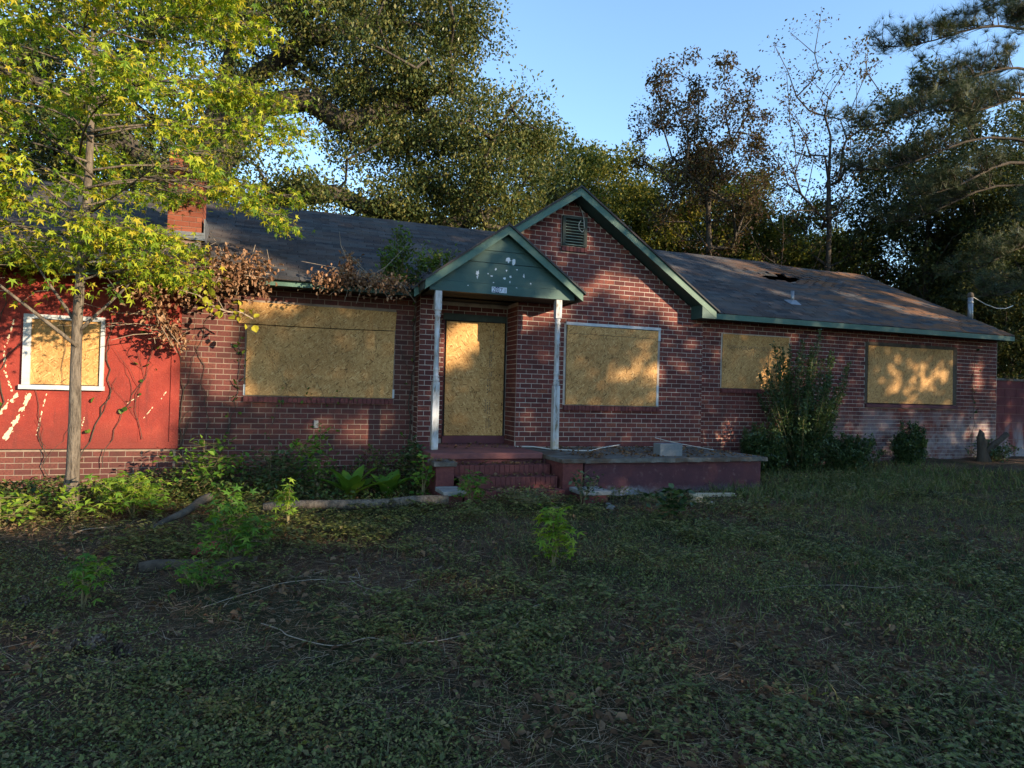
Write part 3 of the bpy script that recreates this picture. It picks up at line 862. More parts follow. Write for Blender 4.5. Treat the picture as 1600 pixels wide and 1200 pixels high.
# front gable roof
RK = 9.90
def gz_(x): return 5.10 - .686 * abs(x - 4.65)
def slope_slab(name, xa, xb, zf, y0, y1a, y1b, th, mat, parent):
    """roof slab between x = xa (ridge) and xb (eave)"""
    return MB().hexa([(xa, y0, zf(xa) - th), (xb, y0, zf(xb) - th), (xb, y1b, zf(xb) - th), (xa, y1a, zf(xa) - th)], [(xa, y0, zf(xa)), (xb, y0, zf(xb)), (xb, y1b, zf(xb)), (xa, y1a, zf(xa))]).build(name, mat, parent)
groof = MB().hexa([(4.65, RK - .03, 5.065), (7.46, RK - .03, gz_(7.46) - .035), (7.46, 10.3, gz_(7.46) - .035), (4.65, 13.9, 5.065)], [(4.65, RK - .03, 5.10), (7.46, RK - .03, gz_(7.46)), (7.46, 10.3, gz_(7.46)), (4.65, 13.9, 5.10)])
groof.hexa([(1.84, RK - .03, gz_(1.84) - .035), (4.649, RK - .03, 5.065), (4.649, 13.9, 5.065), (1.84, 10.3, gz_(1.84) - .035)], [(1.84, RK - .03, gz_(1.84)), (4.649, RK - .03, 5.10), (4.649, 13.9, 5.10), (1.84, 10.3, gz_(1.84))])
groof = groof.build("gable_roof", MATS['shingles'], house)
def rake(x0, x1, zf, dz, h, y0, y1, mat, parent, name="rake_board"):
    return MB().prism_y([(x0, zf(x0) - dz - h), (x1, zf(x1) - dz - h), (x1, zf(x1) - dz), (x0, zf(x0) - dz)], y0, y1).build(name, mat, parent)
rake(4.65, 7.40, gz_, .037, .135, RK, RK + .03, MATS['green'], groof)
rake(1.88, 4.648, gz_, .037, .135, RK, RK + .03, MATS['green'], groof)
rake(4.65, 7.38, gz_, .12, .03, RK + .031, GY - .003, MATS['greendark'], groof, "rake_soffit")
rake(1.90, 4.648, gz_, .12, .03, RK + .031, GY - .003, MATS['greendark'], groof, "rake_soffit")
MB().prism_y([(7.10, 3.03), (7.40, 3.03), (7.40, 3.09), (7.10, 3.30)], RK + .004, GY + .19).build("eave_return", MATS['greendark'], groof)

# portico
PF, PK = 9.64, 9.50
portico = empty("portico", (3.25, 9.7, .7), house)
def pz(x): return 4.215 - .735 * abs(x - 3.25)
proof = MB().hexa([(3.25, PK - .03, 4.18), (4.58, PK - .03, pz(4.58) - .035), (4.58, GY - .002, pz(4.58) - .035), (3.25, GY + 1.1, 4.18)], [(3.25, PK - .03, 4.215), (4.58, PK - .03, pz(4.58)), (4.58, GY - .002, pz(4.58)), (3.25, GY + 1.1, 4.215)])
proof.hexa([(1.93, PK - .03, pz(1.93) - .035), (3.249, PK - .03, 4.18), (3.249, GY + 1.1, 4.18), (1.93, LY + .3, pz(1.93) - .035)], [(1.93, PK - .03, pz(1.93)), (3.249, PK - .03, 4.215), (3.249, GY + 1.1, 4.215), (1.93, LY + .3, pz(1.93))])
proof.build("portico_roof", MATS['shingles'], portico)
rake(3.25, 4.54, pz, .037, .135, PK, PK + .03, MATS['green'], portico)
rake(1.97, 3.248, pz, .037, .135, PK, PK + .03, MATS['green'], portico)
rake(3.25, 4.52, pz, .125, .02, PK + .031, PF - .013, MATS['greendark'], portico, "rake_soffit")
rake(1.99, 3.248, pz, .125, .02, PK + .031, PF - .013, MATS['greendark'], portico, "rake_soffit")
MB().box(1.95, 1.975, PK + .031, LY, 3.10, 3.235).build("side_fascia", MATS['soffit'], portico)
MB().box(4.53, 4.555, PK + .031, GY - .003, 3.10, 3.22).build("side_fascia", MATS['soffit'], portico)
def pboard(z0, z1, proud=0):
    f = lambda z: (4.10 - z) / .735
    a0, a1 = min(f(z0), 1.19), max(f(z1), 0.01)
    b = MB().prism_y([(3.25 - a0, z0), (3.25 + a0, z0), (3.25 + a1, z1 - .004), (3.25 - a1, z1 - .004)], PF - .012 - proud, PF + .02)
    return b.build("board", MATS['greendark'], portico)
beam = MB().box(2.06, 4.44, PF - .022, PF + .09, 3.115, 3.27).build("beam", MATS['greendark'], portico)
b1 = pboard(3.274, 3.60); b2 = pboard(3.604, 3.79, .002); b3 = pboard(3.794, 4.10)
MB().box(2.06, 4.50, PF + .091, DY + .1, 3.12, 3.14).build("ceiling", MATS['soffit'], portico)
MB().box(4.40, 4.44, PF + .091, GY - .003, 3.105, 3.28).box(2.06, 2.10, PF + .091, LY, 3.105, 3.28).build("side_beam", MATS['soffit'], portico)
rr = np.random.default_rng(9)
def chip(x, z, w, h, y, parent):
    n = 13; pts = []
    for k in range(n):
        a = 2 * math.pi * k / n; q = rr.uniform(.35, 1.2); pts.append((x + w * q * math.cos(a), y, z + h * q * math.sin(a)))
    mb = MB(); mb.poly(pts)
    return mb.build("paint_chip", MATS['flake'], parent)
for x, z, w, h in ((3.30, 3.66, .045, .05), (3.38, 3.655, .03, .05)): chip(x, z, w, h, PF - .0155, b2)
for x, z, w, h in ((2.80, 3.42, .028, .06), (2.80, 3.36, .015, .03), (3.09, 3.51, .018, .024), (3.03, 3.40, .022, .015), (2.97, 3.43, .012, .014), (3.27, 3.50, .014, .02), (3.24, 3.38, .03, .018), (3.34, 3.41, .02, .022), (3.56, 3.44, .022, .04), (3.44, 3.53, .02, .01), (3.68, 3.33, .012, .018), (3.06, 3.30, .012, .01), (3.33, 3.33, .01, .018)): chip(x, z, w, h, PF - .0135, b1)
for x, z, w, h in ((3.44, 3.245, .016, .008), (2.65, 3.22, .012, .010)): chip(x, z, w, h, PF - .0235, beam)

def digit(ch, x, z, mat, parent, size=.13):
    c = bpy.data.curves.new("digit", 'FONT'); c.body = ch; c.size = size; c.align_x = 'CENTER'; c.extrude = .001
    c.materials.append(mat); t = bpy.data.objects.new("digit_text", c); COL.objects.link(t)
    bpy.context.view_layer.update(); me = bpy.data.meshes.new_from_object(t.evaluated_get(bpy.context.evaluated_depsgraph_get()))
    bpy.data.objects.remove(t); o = bpy.data.objects.new("digit", me); COL.objects.link(o); o.rotation_euler = (math.pi / 2, 0, 0)
    attach(o, parent, (x, PF - .0295, z)); return o
for k, ch in enumerate("2871"):
    x = 3.062 + k * .062
    tl = MB().box(x - .029, x + .029, PF - .027, PF - .0225, 3.145, 3.232).build("number_tile", MATS['navy'] if k == 1 else MATS['tile'], portico)
    digit(ch, x, 3.152, MATS['tile'] if k == 1 else MATS['navy'], tl, .10)

def post(x, y, z0, z1):
    p = empty("post", (x, y, z0), portico); h = .052
    MB().box(x - h, x + h, y - h, y + h, z0, z0 + 1.02).build("lower_block", MATS['white'], p, .006)
    MB().box(x - h, x + h, y - h, y + h, z1 - .30, z1).build("upper_block", MATS['white'], p, .006)
    a, b = z0 + 1.02, z1 - .30; L = b - a
    prof = [(a, .040), (a + .015, .050), (a + .05, .051), (a + .07, .038), (a + .08, .046), (a + .10, .046), (a + .11, .036), (a + .14, .040), (a + .17, .040), (a + .18, .046), (a + .20, .046), (a + .21, .040)]
    prof += [(a + .22 + (L * .62 - .22) * k / 4, .040 - .001 * k) for k in range(5)]
    for zc in (a + L * .64, a + L * .80): prof += [(zc, .044), (zc + .012, .044), (zc + .02, .037), (zc + .03, .044), (zc + .042, .044), (zc + .05, .038)]
    prof += [(b - .10, .038), (b - .09, .047), (b - .06, .047), (b - .05, .036), (b - .02, .050), (b, .042)]
    MB().lathe(x, y, prof, 16).build("turned_shaft", MATS['white'], p, smooth=True)
post(2.205, 9.68, .712, 3.112)
post(4.18, 9.68, .712, 3.112)

# chimney
ch = MB().box(-1.73 + .008, -1.24 - .008, 11.30 + .008, 11.80, 3.6, 5.22).build("chimney", MATS['oldmortar'], house)
MB().box(-1.76, -1.21, 11.27, 11.29, 3.86, 3.98).box(-1.209, -1.19, 11.27, 11.82, 3.86, 4.2).build("flashing", MATS['metal'], ch)
BC = bpy.data.meshes.new("brick_soft"); BC.from_pydata([v.co[:] for v in BM.vertices], [], [tuple(p.vertices) for p in BM.polygons]); BC.update()
def chimbrick():
    t = NT("orange_brick"); c = t.ramp(t.orand(), [(0, (.14, .042, .028)), (.5, (.185, .058, .036)), (1, (.24, .08, .046))]); v = t.pos()
    c = t.mix(t.step(t.noise(v, 18, 4), .5, .75), c, (.22, .07, .045)); t.bump(t.noise(v, 90, 3), .5, .005); return t.col(c, .9, .15)
BC.materials.append(chimbrick())
k = 0; z = 3.98
while z < 5.18:
    for face, a0, a1, pl in (('y', -1.73, -1.24, 11.30), ('x', 11.31, 11.80, -1.24)):
        for p, q, zc in courses(a0 - (.1 if k % 2 else 0), a1, z, z + CH * .9):
            p = max(p, a0); L = q - p - .010
            if L < .03: continue
            o = bpy.data.objects.new("brick", BC); COL.objects.link(o)
            if face == 'y': attach(o, ch, ((p + q) / 2, pl, zc)); o.scale = (L, .03, .071)
            else: attach(o, ch, (pl, (p + q) / 2, zc)); o.scale = (L, .03, .071); o.rotation_euler[2] = math.pi / 2
    z += CH; k += 1
# pipes on the roof
vp = MB().lathe(10.12, 11.0, [(3.60, .035), (3.90, .035), (3.90, .028), (3.62, .028)], 12).build("vent_pipe", MATS['metal'], house, smooth=True)
MB().hexa([(9.98, 10.88, mz(10.88) + .02), (10.26, 10.88, mz(10.88) + .02), (10.24, 11.12, mz(11.12) + .02), (10.0, 11.12, mz(11.12) + .02)], [(10.07, 10.95, mz(11) + .06), (10.17, 10.95, mz(11) + .06), (10.17, 11.05, mz(11) + .08), (10.07, 11.05, mz(11) + .08)]).build("flashing", MATS['metal'], vp)
ms = MB().lathe(15.42, 11.0, [(3.45, .055), (4.15, .055)], 12).build("service_mast", MATS['metal'], house, smooth=True)
MB().lathe(15.42, 11.0, [(4.151, .058), (4.17, .068), (4.22, .066), (4.26, .045), (4.27, .02)], 12).build("weatherhead", MATS['darkwood'], ms, smooth=True)
MB().lathe(15.42, 11.0, [(4.02, .064), (4.05, .064)], 12).build("clamp", MATS['metal'], ms)
MB().tube([(15.47, 10.97, 4.16), (15.8, 10.9, 4.0), (16.1, 10.85, 3.92), (16.5, 10.9, 3.95), (17.2, 11.2, 4.1)], .010, 5).build("wire", MATS['cable'], ms)
# collapsed eave over the red room
for x, y, z, w, d, tx, ty, m in ((-2.35, 10.05, 3.05, .75, .12, .12, -.16, 'green'), (-1.95, 10.0, 2.98, .55, .10, -.2, -.42, 'green'), (-2.0, 9.98, 3.16, .65, .16, .3, .1, 'wood'), (-2.6, 10.02, 3.20, .6, .2, .5, -.05, 'wood'), (-1.75, 10.95, 3.66, .62, .10, .5, .08, 'wood'), (-1.35, 10.98, 3.70, .28, .12, .7, -.25, 'wood')):
    o = MB().box(-w / 2, w / 2, -d / 2, d / 2, -.012, .012).build("broken_board", MATS[m], house); attach(o, house, (x, y, z)); o.rotation_euler = (tx, ty, .1)

# ------------------------------------------------------------------ porch, steps and terrace
porch = empty("front_porch", (4.5, 8.9, .15))
tag(porch, "low maroon masonry porch with steps and concrete terrace before the gable", "porch")
MB().box(2.02, 3.74, 9.09, GY + .55, .62, .712).build("porch_floor", MATS['porchfloor'], porch, .012)
MB().box(2.05, 3.74, 9.16, GY, -.1, .619).build("porch_base", MATS['maroon'], porch)
def step(y0, z, z0):
    s = MB(); r = np.random.default_rng(int(z * 1000)); x = 2.30
    while x < 3.74:
        e = min(x + .074, 3.74); j = r.normal(0, .003)
        s.hexa([(x, y0 + j, z - .105), (e - .007, y0 + j, z - .105), (e - .007, y0 + .22, z - .105), (x, y0 + .22, z - .105)], [(x, y0 + j, z + r.normal(0, .002)), (e - .007, y0 + j, z), (e - .007, y0 + .22, z), (x, y0 + .22, z)]); x = e
    o = s.build("step", MATS['maroonbrick'], porch)
    MB().box(2.30, 3.74, y0 + .012, 9.159, z0, z - .012).build("step_core", MATS['maroonbrick'], o)
step(8.80, .567, .2); step(8.52, .43, .1); step(8.24, .275, -.1)
def cheek(x0, x1, y0, y1, z, capname):
    MB().box(x0 + .03, x1 - .03, y0 + .03, y1, -.1, z - .062).build("cheek_wall", MATS['maroonbrick'], porch)
    j = lambda: random.uniform(-.012, .012)
    c = MB().hexa([(x0 + j(), y0 + j(), z - .06), (x1 + j(), y0 + j(), z - .06), (x1, y1, z - .06), (x0, y1, z - .06)], [(x0 + j(), y0 + j(), z + j() * .5), (x1 + j(), y0 + j(), z + j() * .5), (x1, y1, z), (x0, y1, z)])
    c.build("cap_stone", MATS[capname], porch, .008)
cheek(1.98, 2.29, 8.62, 9.08, .635, 'slab'); cheek(1.99, 2.29, 8.14, 8.60, .315, 'cap')
cheek(3.75, 4.12, 8.40, 9.05, .685, 'slab'); cheek(3.86, 4.28, 7.93, 8.385, .300, 'cap')
tb = MB().box(4.13, 7.22, 8.46, RY, -.1, .615).box(3.76, 4.13, 9.06, GY, -.1, .615).build("terrace_wall", MATS['terracewall'], porch)
def terrace():
    mb = MB(); r = np.random.default_rng(8)
    n = 44; x0, x1 = 4.122, 7.31
    top = []; bot = []
    for k in range(n + 1):
        x = x0 + (x1 - x0) * k / n; j = r.normal(0, .004); top.append((x, 8.40 + j)); bot.append(r.normal(0, .003))
    for k in range(n):
        (xa, ya), (xb, yb) = top[k], top[k + 1]
        if r.random() < .08: ya += .03
        mb.hexa([(xa, ya, .622 + bot[k]), (xb, yb, .622 + bot[k + 1]), (xb, RY - .01, .622), (xa, RY - .01, .622)], [(xa, ya + .01, .684), (xb, yb + .01, .684), (xb, RY - .01, .690), (xa, RY - .01, .690)])
    mb.box(3.75, 4.1215, 9.052, GY - .005, .622, .690)
    return mb.build("terrace_slab", MATS['slab'], porch)
terrace()
# ------------------------------------------------------------------ loose things
b = MB().box(5.50, 5.90, 8.66, 8.86, .686, .878).build("concrete_block", MATS['block'], None, .008)
tag(b, "grey concrete block standing on the terrace slab", "block")
def cord(name, pts, rad, mat, label, cat="cable", n=5):
    P = [Vector(p) for p in pts]; out = []
    for i in range(len(P) - 1):
        p0, p1, p2, p3 = P[max(i - 1, 0)], P[i], P[i + 1], P[min(i + 2, len(P) - 1)]
        for k in range(6):
            t = k / 6; out.append(.5 * ((2 * p1) + (-p0 + p2) * t + (2 * p0 - 5 * p1 + 4 * p2 - p3) * t * t + (-p0 + 3 * p1 - 3 * p2 + p3) * t ** 3))
    out.append(P[-1])
    return tag(MB().tube(out, rad, n).build(name, MATS[mat], None, smooth=True), label, cat)
cord("loose_cable", [(3.62, 10.0, .725), (3.9, 9.9, .73), (4.2, 9.75, .70), (4.7, 9.5, .70), (5.1, 9.85, .71), (5.6, 10.1, .74)], .010, 'cable', "pale cable lying across the terrace behind the post")
cord("loose_wire", [(6.35, 10.18, .86), (6.6, 10.1, .80), (6.9, 9.9, .74), (7.1, 9.5, .70)], .007, 'cable', "thin wire drooping off the gable wall beside the block")
def log(name, a, b, r0, r1, mat, label, cat="log", knots=0):
    A, B = Vector(a), Vector(b); pts, rad = [], []
    q = random.Random(hash(label) % 999)
    for k in range(15):
        t = k / 14; p = A.lerp(B, t); pts.append(p + Vector((0, .02 * math.sin(t * 5), .012 * math.sin(t * 9)))); rad.append((r0 + (r1 - r0) * t) * (1 + .06 * math.sin(t * 17)))
    return tag(MB().tube(pts, rad, 10).build(name, MATS[mat], None, smooth=True), label, cat)
log("fallen_log", G(-.15, 8.02, .13), G(2.0, 7.95, .13), .05, .066, 'bark', "long pale fallen log lying before the left wing")
log("rotten_log", G(-1.2, 7.55, .02), G(-.72, 8.15, .26), .03, .05, 'darkwood', "dark broken limb tilted up beside the bright green bush")
log("rotten_log", G(-1.05, 6.1, .04), G(-.15, 6.0, .05), .05, .045, 'darkwood', "dark rotten log lying behind the leafy maple sapling")
tag(MB().hexa([G(5.55, 7.86, .01), G(6.25, 7.80, .01), G(6.26, 7.92, .01), G(5.56, 7.98, .01)], [G(5.55, 7.86, .05), G(6.25, 7.80, .05), G(6.26, 7.92, .05), G(5.56, 7.98, .05)]).build("plank", MATS['paleboard'], None, .004), "short pale plank lying in the grass before the terrace", "plank")
tag(MB().box(5.42, 5.54, 7.62, 7.74, gz(5.5, 7.7) - .02, gz(5.5, 7.7) + .07).build("wood_block", MATS['paleboard'], None, .01), "small pale block of wood beside the plank", "wood block")
def stone(x, y, s, label, mat='cap'):
    v = blob(34) ; 
    import bmesh
    bm = bmesh.new()
    for p in v / np.linalg.norm(v, axis=1)[:, None]: bm.verts.new(Vector(p * np.array([s, s * .8, s * .55])) * random.uniform(.8, 1.1))
    bmesh.ops.convex_hull(bm, input=bm.verts); me = bpy.data.meshes.new("stone"); bm.to_mesh(me); bm.free()
    return tag(link("stone", me, MATS[mat], None, G(x, y, s * .2)), label, "stone")
stone(5.58, 7.48, .06, "pale bluish stone just in front of the short plank")
stone(4.12, 7.62, .07, "grey stone lying below the fallen cap at the steps")
stone(4.2, 7.85, .04, "tiny grey stone next to the lower step cap")
tag(MB().hexa([G(-.72, 6.40, .03), G(-.46, 6.36, .03), G(-.42, 6.56, .03), G(-.70, 6.58, .03)], [G(-.66, 6.43, .14), G(-.52, 6.42, .15), G(-.50, 6.52, .13), G(-.64, 6.54, .10)]).build("crushed_container", MATS['redcloth'], None, .02), "crushed red container half hidden behind the maple sapling", "container")
# stump with a cut side limb at the far wing
stp = empty("tree_stump", G(14.15, 9.75)); tag(stp, "dark dead stump with one cut limb near the far corner", "stump")
sz = float(gz(14.15, 9.75))
MB().tube([(14.15, 9.75, sz - .1), (14.13, 9.75, sz + .12), (14.09, 9.76, sz + .26), (14.12, 9.77, sz + .40), (14.07, 9.77, sz + .52), (14.10, 9.78, sz + .60), (14.06, 9.78, sz + .68)], [.17, .12, .085, .10, .075, .06, .015], 7).build("trunk", MATS['barkdark'], stp, smooth=True)
MB().tube([(14.14, 9.75, sz + .18), (14.28, 9.72, sz + .26), (14.40, 9.70, sz + .38), (14.55, 9.69, sz + .46), (14.72, 9.66, sz + .60)], [.08, .06, .068, .055, .06], 7).build("limb", MATS['barkdark'], stp, smooth=True)
# painted block wall at the right edge
bw = MB().box(15.57, 20.0, 10.62, 10.78, .2, 2.18).build("block_wall", MATS['oldmortar'])
tag(bw, "maroon painted concrete block wall joining the house corner", "wall")
def blockmat():
    t = NT("painted_block"); x, y, z = t.sep(t.pos()); v = t.pos()
    c = t.ramp(t.noise(v, 4, 5), [(.3, (.10, .032, .036)), (.7, (.15, .05, .052))])
    m = t.math('MULTIPLY', t.step(z, 1.5, .5), t.step(t.noise(t.pos((1.6, 1, .5)), 2.2, 5), .38, .6)); c = t.mix(t.math('MULTIPLY', m, .75), c, (.30, .31, .34))
    t.bump(t.noise(v, 60, 4), .6, .006); return t.col(c, .95, .15)
MATS['pblock'] = blockmat()
bme = MB().box(-.195, .195, -.012, .1, -.095, .095).mesh("block_face"); bme.materials.append(MATS['pblock'])
for k in range(10):
    for j in range(11):
        x = 15.66 + .2 + j * .4 - (.2 if k % 2 else 0); z = .30 + k * .2
        if x < 15.86: x = 15.86
        if z > 2.1: continue
        o = bpy.data.objects.new("block", bme); COL.objects.link(o); attach(o, bw, (x, 10.62, z))
MB().box(15.65, 20, 10.58, 10.80, 2.182, 2.235).build("coping", MATS['slab'], bw)

# pine cones
def cone_mesh():
    tv, tf = [(-.5, 0, 0), (.5, 0, 0), (.35, 1, .35), (-.35, 1, .35), (0, 1.25, .5)], [(0, 1, 2), (0, 2, 3), (3, 2, 4)]
    n = 90; k = np.arange(n); t = k / n; az = k * 2.39996
    rad = .042 * np.sin(np.pi * (.12 + .80 * t)) ** .8
    pos = np.stack([np.cos(az) * rad * .55, np.sin(az) * rad * .55, t * .115], -1)
    M = rot_mats(az - np.pi / 2, np.full(n, .25), np.zeros(n)); V, F = scatter(tv, tf, pos, M, .024 * (1 - .35 * t))
    return np_mesh("pine_cone", V, F)
def conemat():
    t = NT("pine_cone_scale"); t.col(t.ramp(t.island(), [(0, (.04, .028, .022)), (.5, (.09, .066, .052)), (1, (.19, .15, .125))]), .9, .1); return t.m
cme = cone_mesh(); cme.materials.append(conemat())
for (x, y, a, lab) in ((-1.64, 5.40, .3, "pine cone alone near the left edge of the yard"), (-1.13, 4.42, 1.9, "leftmost of three pine cones lying in a row"), (-1.02, 4.40, 2.6, "middle of three pine cones lying in a row"), (-.86, 4.33, .8, "rightmost of three pine cones lying in a row")):
    o = link("pine_cone", cme, None, None, G(x, y, .04)); o.rotation_euler = (R(82), 0, a); tag(o, lab, "pine cone", "pine cones on the ground")

# sticks on the ground
for pts, rad, lab in (([(-.15, 4.55), (.35, 4.1), (.9, 4.0), (1.5, 4.12), (2.0, 4.5)], .008, "long thin curved stick across the middle of the yard"),
                      ([(-.5, 5.0), (.1, 5.25), (.7, 5.35)], .006, "thin straight stick left of the curved one"),
                      ([(.62, 5.6), (.62, 5.2), (.85, 4.95)], .007, "bent forked stick in the bare patch"),
                      ([(.80, 4.95), (1.2, 5.35), (1.35, 5.5)], .006, "short pale stick pointing towards the steps"),
                      ([(2.4, 5.9), (2.5, 5.5), (2.2, 5.2)], .006, "thin arching stick beside the star leaved sapling"),
                      ([(-1.9, 7.6), (-1.55, 7.9)], .012, "short pale stick by the foot of the tree"),
                      ([(3.5, 4.2), (4.3, 4.25), (5.0, 4.1)], .006, "thin dark stick lying in the lawn at right"),
                      ([(1.5, 3.4), (1.8, 3.9)], .006, "short slanting stick in the near weeds")):
    cord("stick", [G(x + random.gauss(0, .03), y + random.gauss(0, .03), .015 + .03 * random.random()) for (xa, ya), (xb, yb) in zip(pts[:-1], pts[1:]) for x, y in ((xa, ya), ((xa * 2 + xb) / 3, (ya * 2 + yb) / 3), ((xa + 2 * xb) / 3, (ya + 2 * yb) / 3))] + [G(*pts[-1], .03)], rad * .42, 'twig', lab, "stick")

# ------------------------------------------------------------------ plants
def plant(name, loc, label, cat="plant", group=None):
    p = empty(name, loc); tag(p, label, cat, group); return p
def sapling(name, x, y, h, w, n, size, leafm, label, tmpl=STAR, seed=1, stems=3, cat="sapling", base=.25, tilt=(-.5, .9), group=None):
    r = np.random.default_rng(seed); z0 = float(gz(x, y)); p = plant(name, (x, y, z0), label, cat, group)
    st = MB(); P = []
    for s in range(stems):
        a = r.uniform(0, 6.28); lean = w * .55 * (0 if s == 0 else r.uniform(.4, 1)); hh = h * (1 if s == 0 else r.uniform(.6, .95))
        top = np.array([x + lean * math.cos(a), y + lean * math.sin(a), z0 + hh]); mid = np.array([x + lean * .35 * math.cos(a), y + lean * .35 * math.sin(a), z0 + hh * .55])
        st.tube([(x, y, z0 - .02), tuple(mid), tuple(top)], [.010, .007, .003], 5)
        for k in range(n // stems):
            t = base + (1 - base) * r.uniform(0, 1) ** .8
            c = mid + (top - mid) * ((t - .5) * 2) if t > .5 else np.array([x, y, z0]) + (mid - np.array([x, y, z0])) * t * 2
            a2 = r.uniform(0, 6.28); q = w * r.uniform(.1, .6) * (1.15 - .6 * t)
            P.append(c + np.array([q * math.cos(a2), q * math.sin(a2), r.uniform(-.05, .06)]))
            if k % 3 == 0: st.tube([tuple(c), tuple(P[-1])], [.003, .0015], 4, False)
    P = np.array(P); st.build("stem", MATS['stem'], p)
    V, F = scatter(*tmpl, P, rnd_rot(len(P), tilt, r), size * r.uniform(.6, 1.25, len(P)))
    link("foliage", np_mesh("foliage", V, F), MATS[leafm], p)
    return p
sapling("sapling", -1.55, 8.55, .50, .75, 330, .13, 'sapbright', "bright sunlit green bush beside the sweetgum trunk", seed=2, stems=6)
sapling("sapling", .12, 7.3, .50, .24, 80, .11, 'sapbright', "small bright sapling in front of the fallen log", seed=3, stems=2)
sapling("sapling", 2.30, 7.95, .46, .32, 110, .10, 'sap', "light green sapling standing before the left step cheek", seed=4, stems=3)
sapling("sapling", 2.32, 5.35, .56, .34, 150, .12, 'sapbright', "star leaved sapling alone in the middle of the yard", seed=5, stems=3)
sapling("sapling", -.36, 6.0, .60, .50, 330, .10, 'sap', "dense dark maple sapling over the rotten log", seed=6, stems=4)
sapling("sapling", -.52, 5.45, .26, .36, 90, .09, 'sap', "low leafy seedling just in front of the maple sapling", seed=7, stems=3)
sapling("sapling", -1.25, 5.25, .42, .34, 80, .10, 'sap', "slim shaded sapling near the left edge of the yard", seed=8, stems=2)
sapling("sapling", 4.38, 6.65, .40, .45, 150, .09, 'shrub', "bushy dark sapling before the terrace wall", tmpl=BROAD, seed=9, stems=5)
sapling("weed_bush", 3.75, 7.75, .48, .40, 120, .07, 'shrub', "feathery weed growing over the right step cap", tmpl=LEAF, seed=10, stems=4, cat="weed")
sapling("weed_bush", 1.85, 8.75, .62, .30, 90, .09, 'sap', "upright weed in front of the left porch corner", tmpl=LEAF, seed=12, stems=3, cat="weed")
sapling("weed_bush", 3.1, 7.75, .24, .9, 420, .05, 'weed', "low weed patch covering the foot of the steps", tmpl=LEAF, seed=13, stems=6, cat="weed")
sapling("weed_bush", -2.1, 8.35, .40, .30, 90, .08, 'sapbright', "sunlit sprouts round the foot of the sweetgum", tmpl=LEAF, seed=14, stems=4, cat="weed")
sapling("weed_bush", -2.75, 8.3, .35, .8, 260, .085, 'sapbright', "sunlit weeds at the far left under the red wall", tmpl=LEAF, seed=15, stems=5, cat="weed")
sapling("weed_bush", -.95, 9.7, .80, .80, 420, .09, 'sap', "dark leafy weed clump at the corner of the red siding", tmpl=LEAF, seed=16, stems=6, cat="weed")
sapling("weed_bush", -.1, 9.6, .62, .9, 480, .085, 'shrub', "tangled weeds under the wide window's left end", tmpl=LEAF, seed=17, stems=7, cat="weed")
sapling("weed_bush", .55, 9.55, .95, .6, 260, .085, 'sap', "tall spindly weed against the brick below the outlet box", tmpl=LEAF, seed=18, stems=3, cat="weed")
sapling("weed_bush", 1.9, 9.75, .75, .45, 240, .09, 'shrub', "shady weed at the left corner of the portico", tmpl=LEAF, seed=19, stems=3, cat="weed")
for k, (x, y, h, n, lab) in enumerate(((.95, 9.15, .50, 17, "big leaved plant with broad arching leaves under the wide window"), (1.45, 9.1, .42, 14, "second big leaved plant, nearer the porch"))):
    r = np.random.default_rng(60 + k); z0 = float(gz(x, y)); p = plant("broadleaf_plant", (x, y, z0), lab)
    lf = []
    for q in range(n):
        a = q * 2.4; L = h * r.uniform(.8, 1.25); prevs = None; e = r.uniform(.85, 1.35); v, f = [], []
        for s in range(7):
            t = s / 6; ang = e * (1 - .9 * t); d = L * t; px = L * (math.cos(e) * t + .30 * t * t); pzz = L * (math.sin(e) * t - .28 * t * t)
            wv = .085 * math.sin(math.pi * min(1, .12 + .88 * t)) ** .8 + .004
            for sgn in (-1, 0, 1): v.append((px, sgn * wv, pzz + (.02 if sgn else 0)))
        for s in range(6):
            for c2 in (0, 1): f.append((s * 3 + c2, s * 3 + c2 + 1, s * 3 + c2 + 4, s * 3 + c2 + 3))
        v = np.array(v); ca, sa = math.cos(a), math.sin(a); v = np.stack([v[:, 0] * ca - v[:, 1] * sa + x, v[:, 0] * sa + v[:, 1] * ca + y, v[:, 2] + z0], -1)
        link("leaf", np_mesh("leaf", v, np.array(f), True), MATS['sap'], p)

def shrub(name, x, y, h, w, stems, per, size, label, seed, spread=.35, tmpl=LEAF, leafm='shrub', low=.05, flare=1.0):
    r = np.random.default_rng(seed); z0 = float(gz(x, y)); p = plant(name, (x, y, z0), label, "shrub"); st = MB(); P = []; A = []
    for s in range(stems):
        a = r.uniform(0, 6.28); q = w * .5 * r.uniform(.05, 1) ** .7; hh = h * r.uniform(.5, 1.0) * (1 - .25 * (q / (w * .5)) ** 2)
        pts = [np.array([x + q * flare * (t ** .8) * math.cos(a), y + q * (t ** .8) * math.sin(a) * .7, z0 + hh * t]) for t in (0, .2, .4, .6, .8, 1)]
        st.tube([tuple(k) for k in pts], [.014, .012, .010, .008, .006, .003], 5)
        t = r.uniform(low, 1, per); i = np.minimum((t * 5).astype(int), 4); f = (t * 5 - i)[:, None]; pa = np.array(pts); c = pa[i] + (pa[i + 1] - pa[i]) * f
        P.append(c + r.normal(size=(per, 3)) * (spread * .15 * (1.05 - t))[:, None] + r.normal(size=(per, 3)) * .018)
    P = np.concatenate(P); st.build("stem", MATS['stem'], p)
    V, F = scatter(*tmpl, P, rnd_rot(len(P), (-.3, 1.3), r), size * r.uniform(.6, 1.25, len(P)))
    link("foliage", np_mesh("foliage", V, F), MATS[leafm], p); return p
shrub("tall_shrub", 9.35, 9.85, 2.75, 2.0, 42, 520, .056, "tall upright shrub with spiky shoots before the boarded window", 101, .85, flare=1.1)
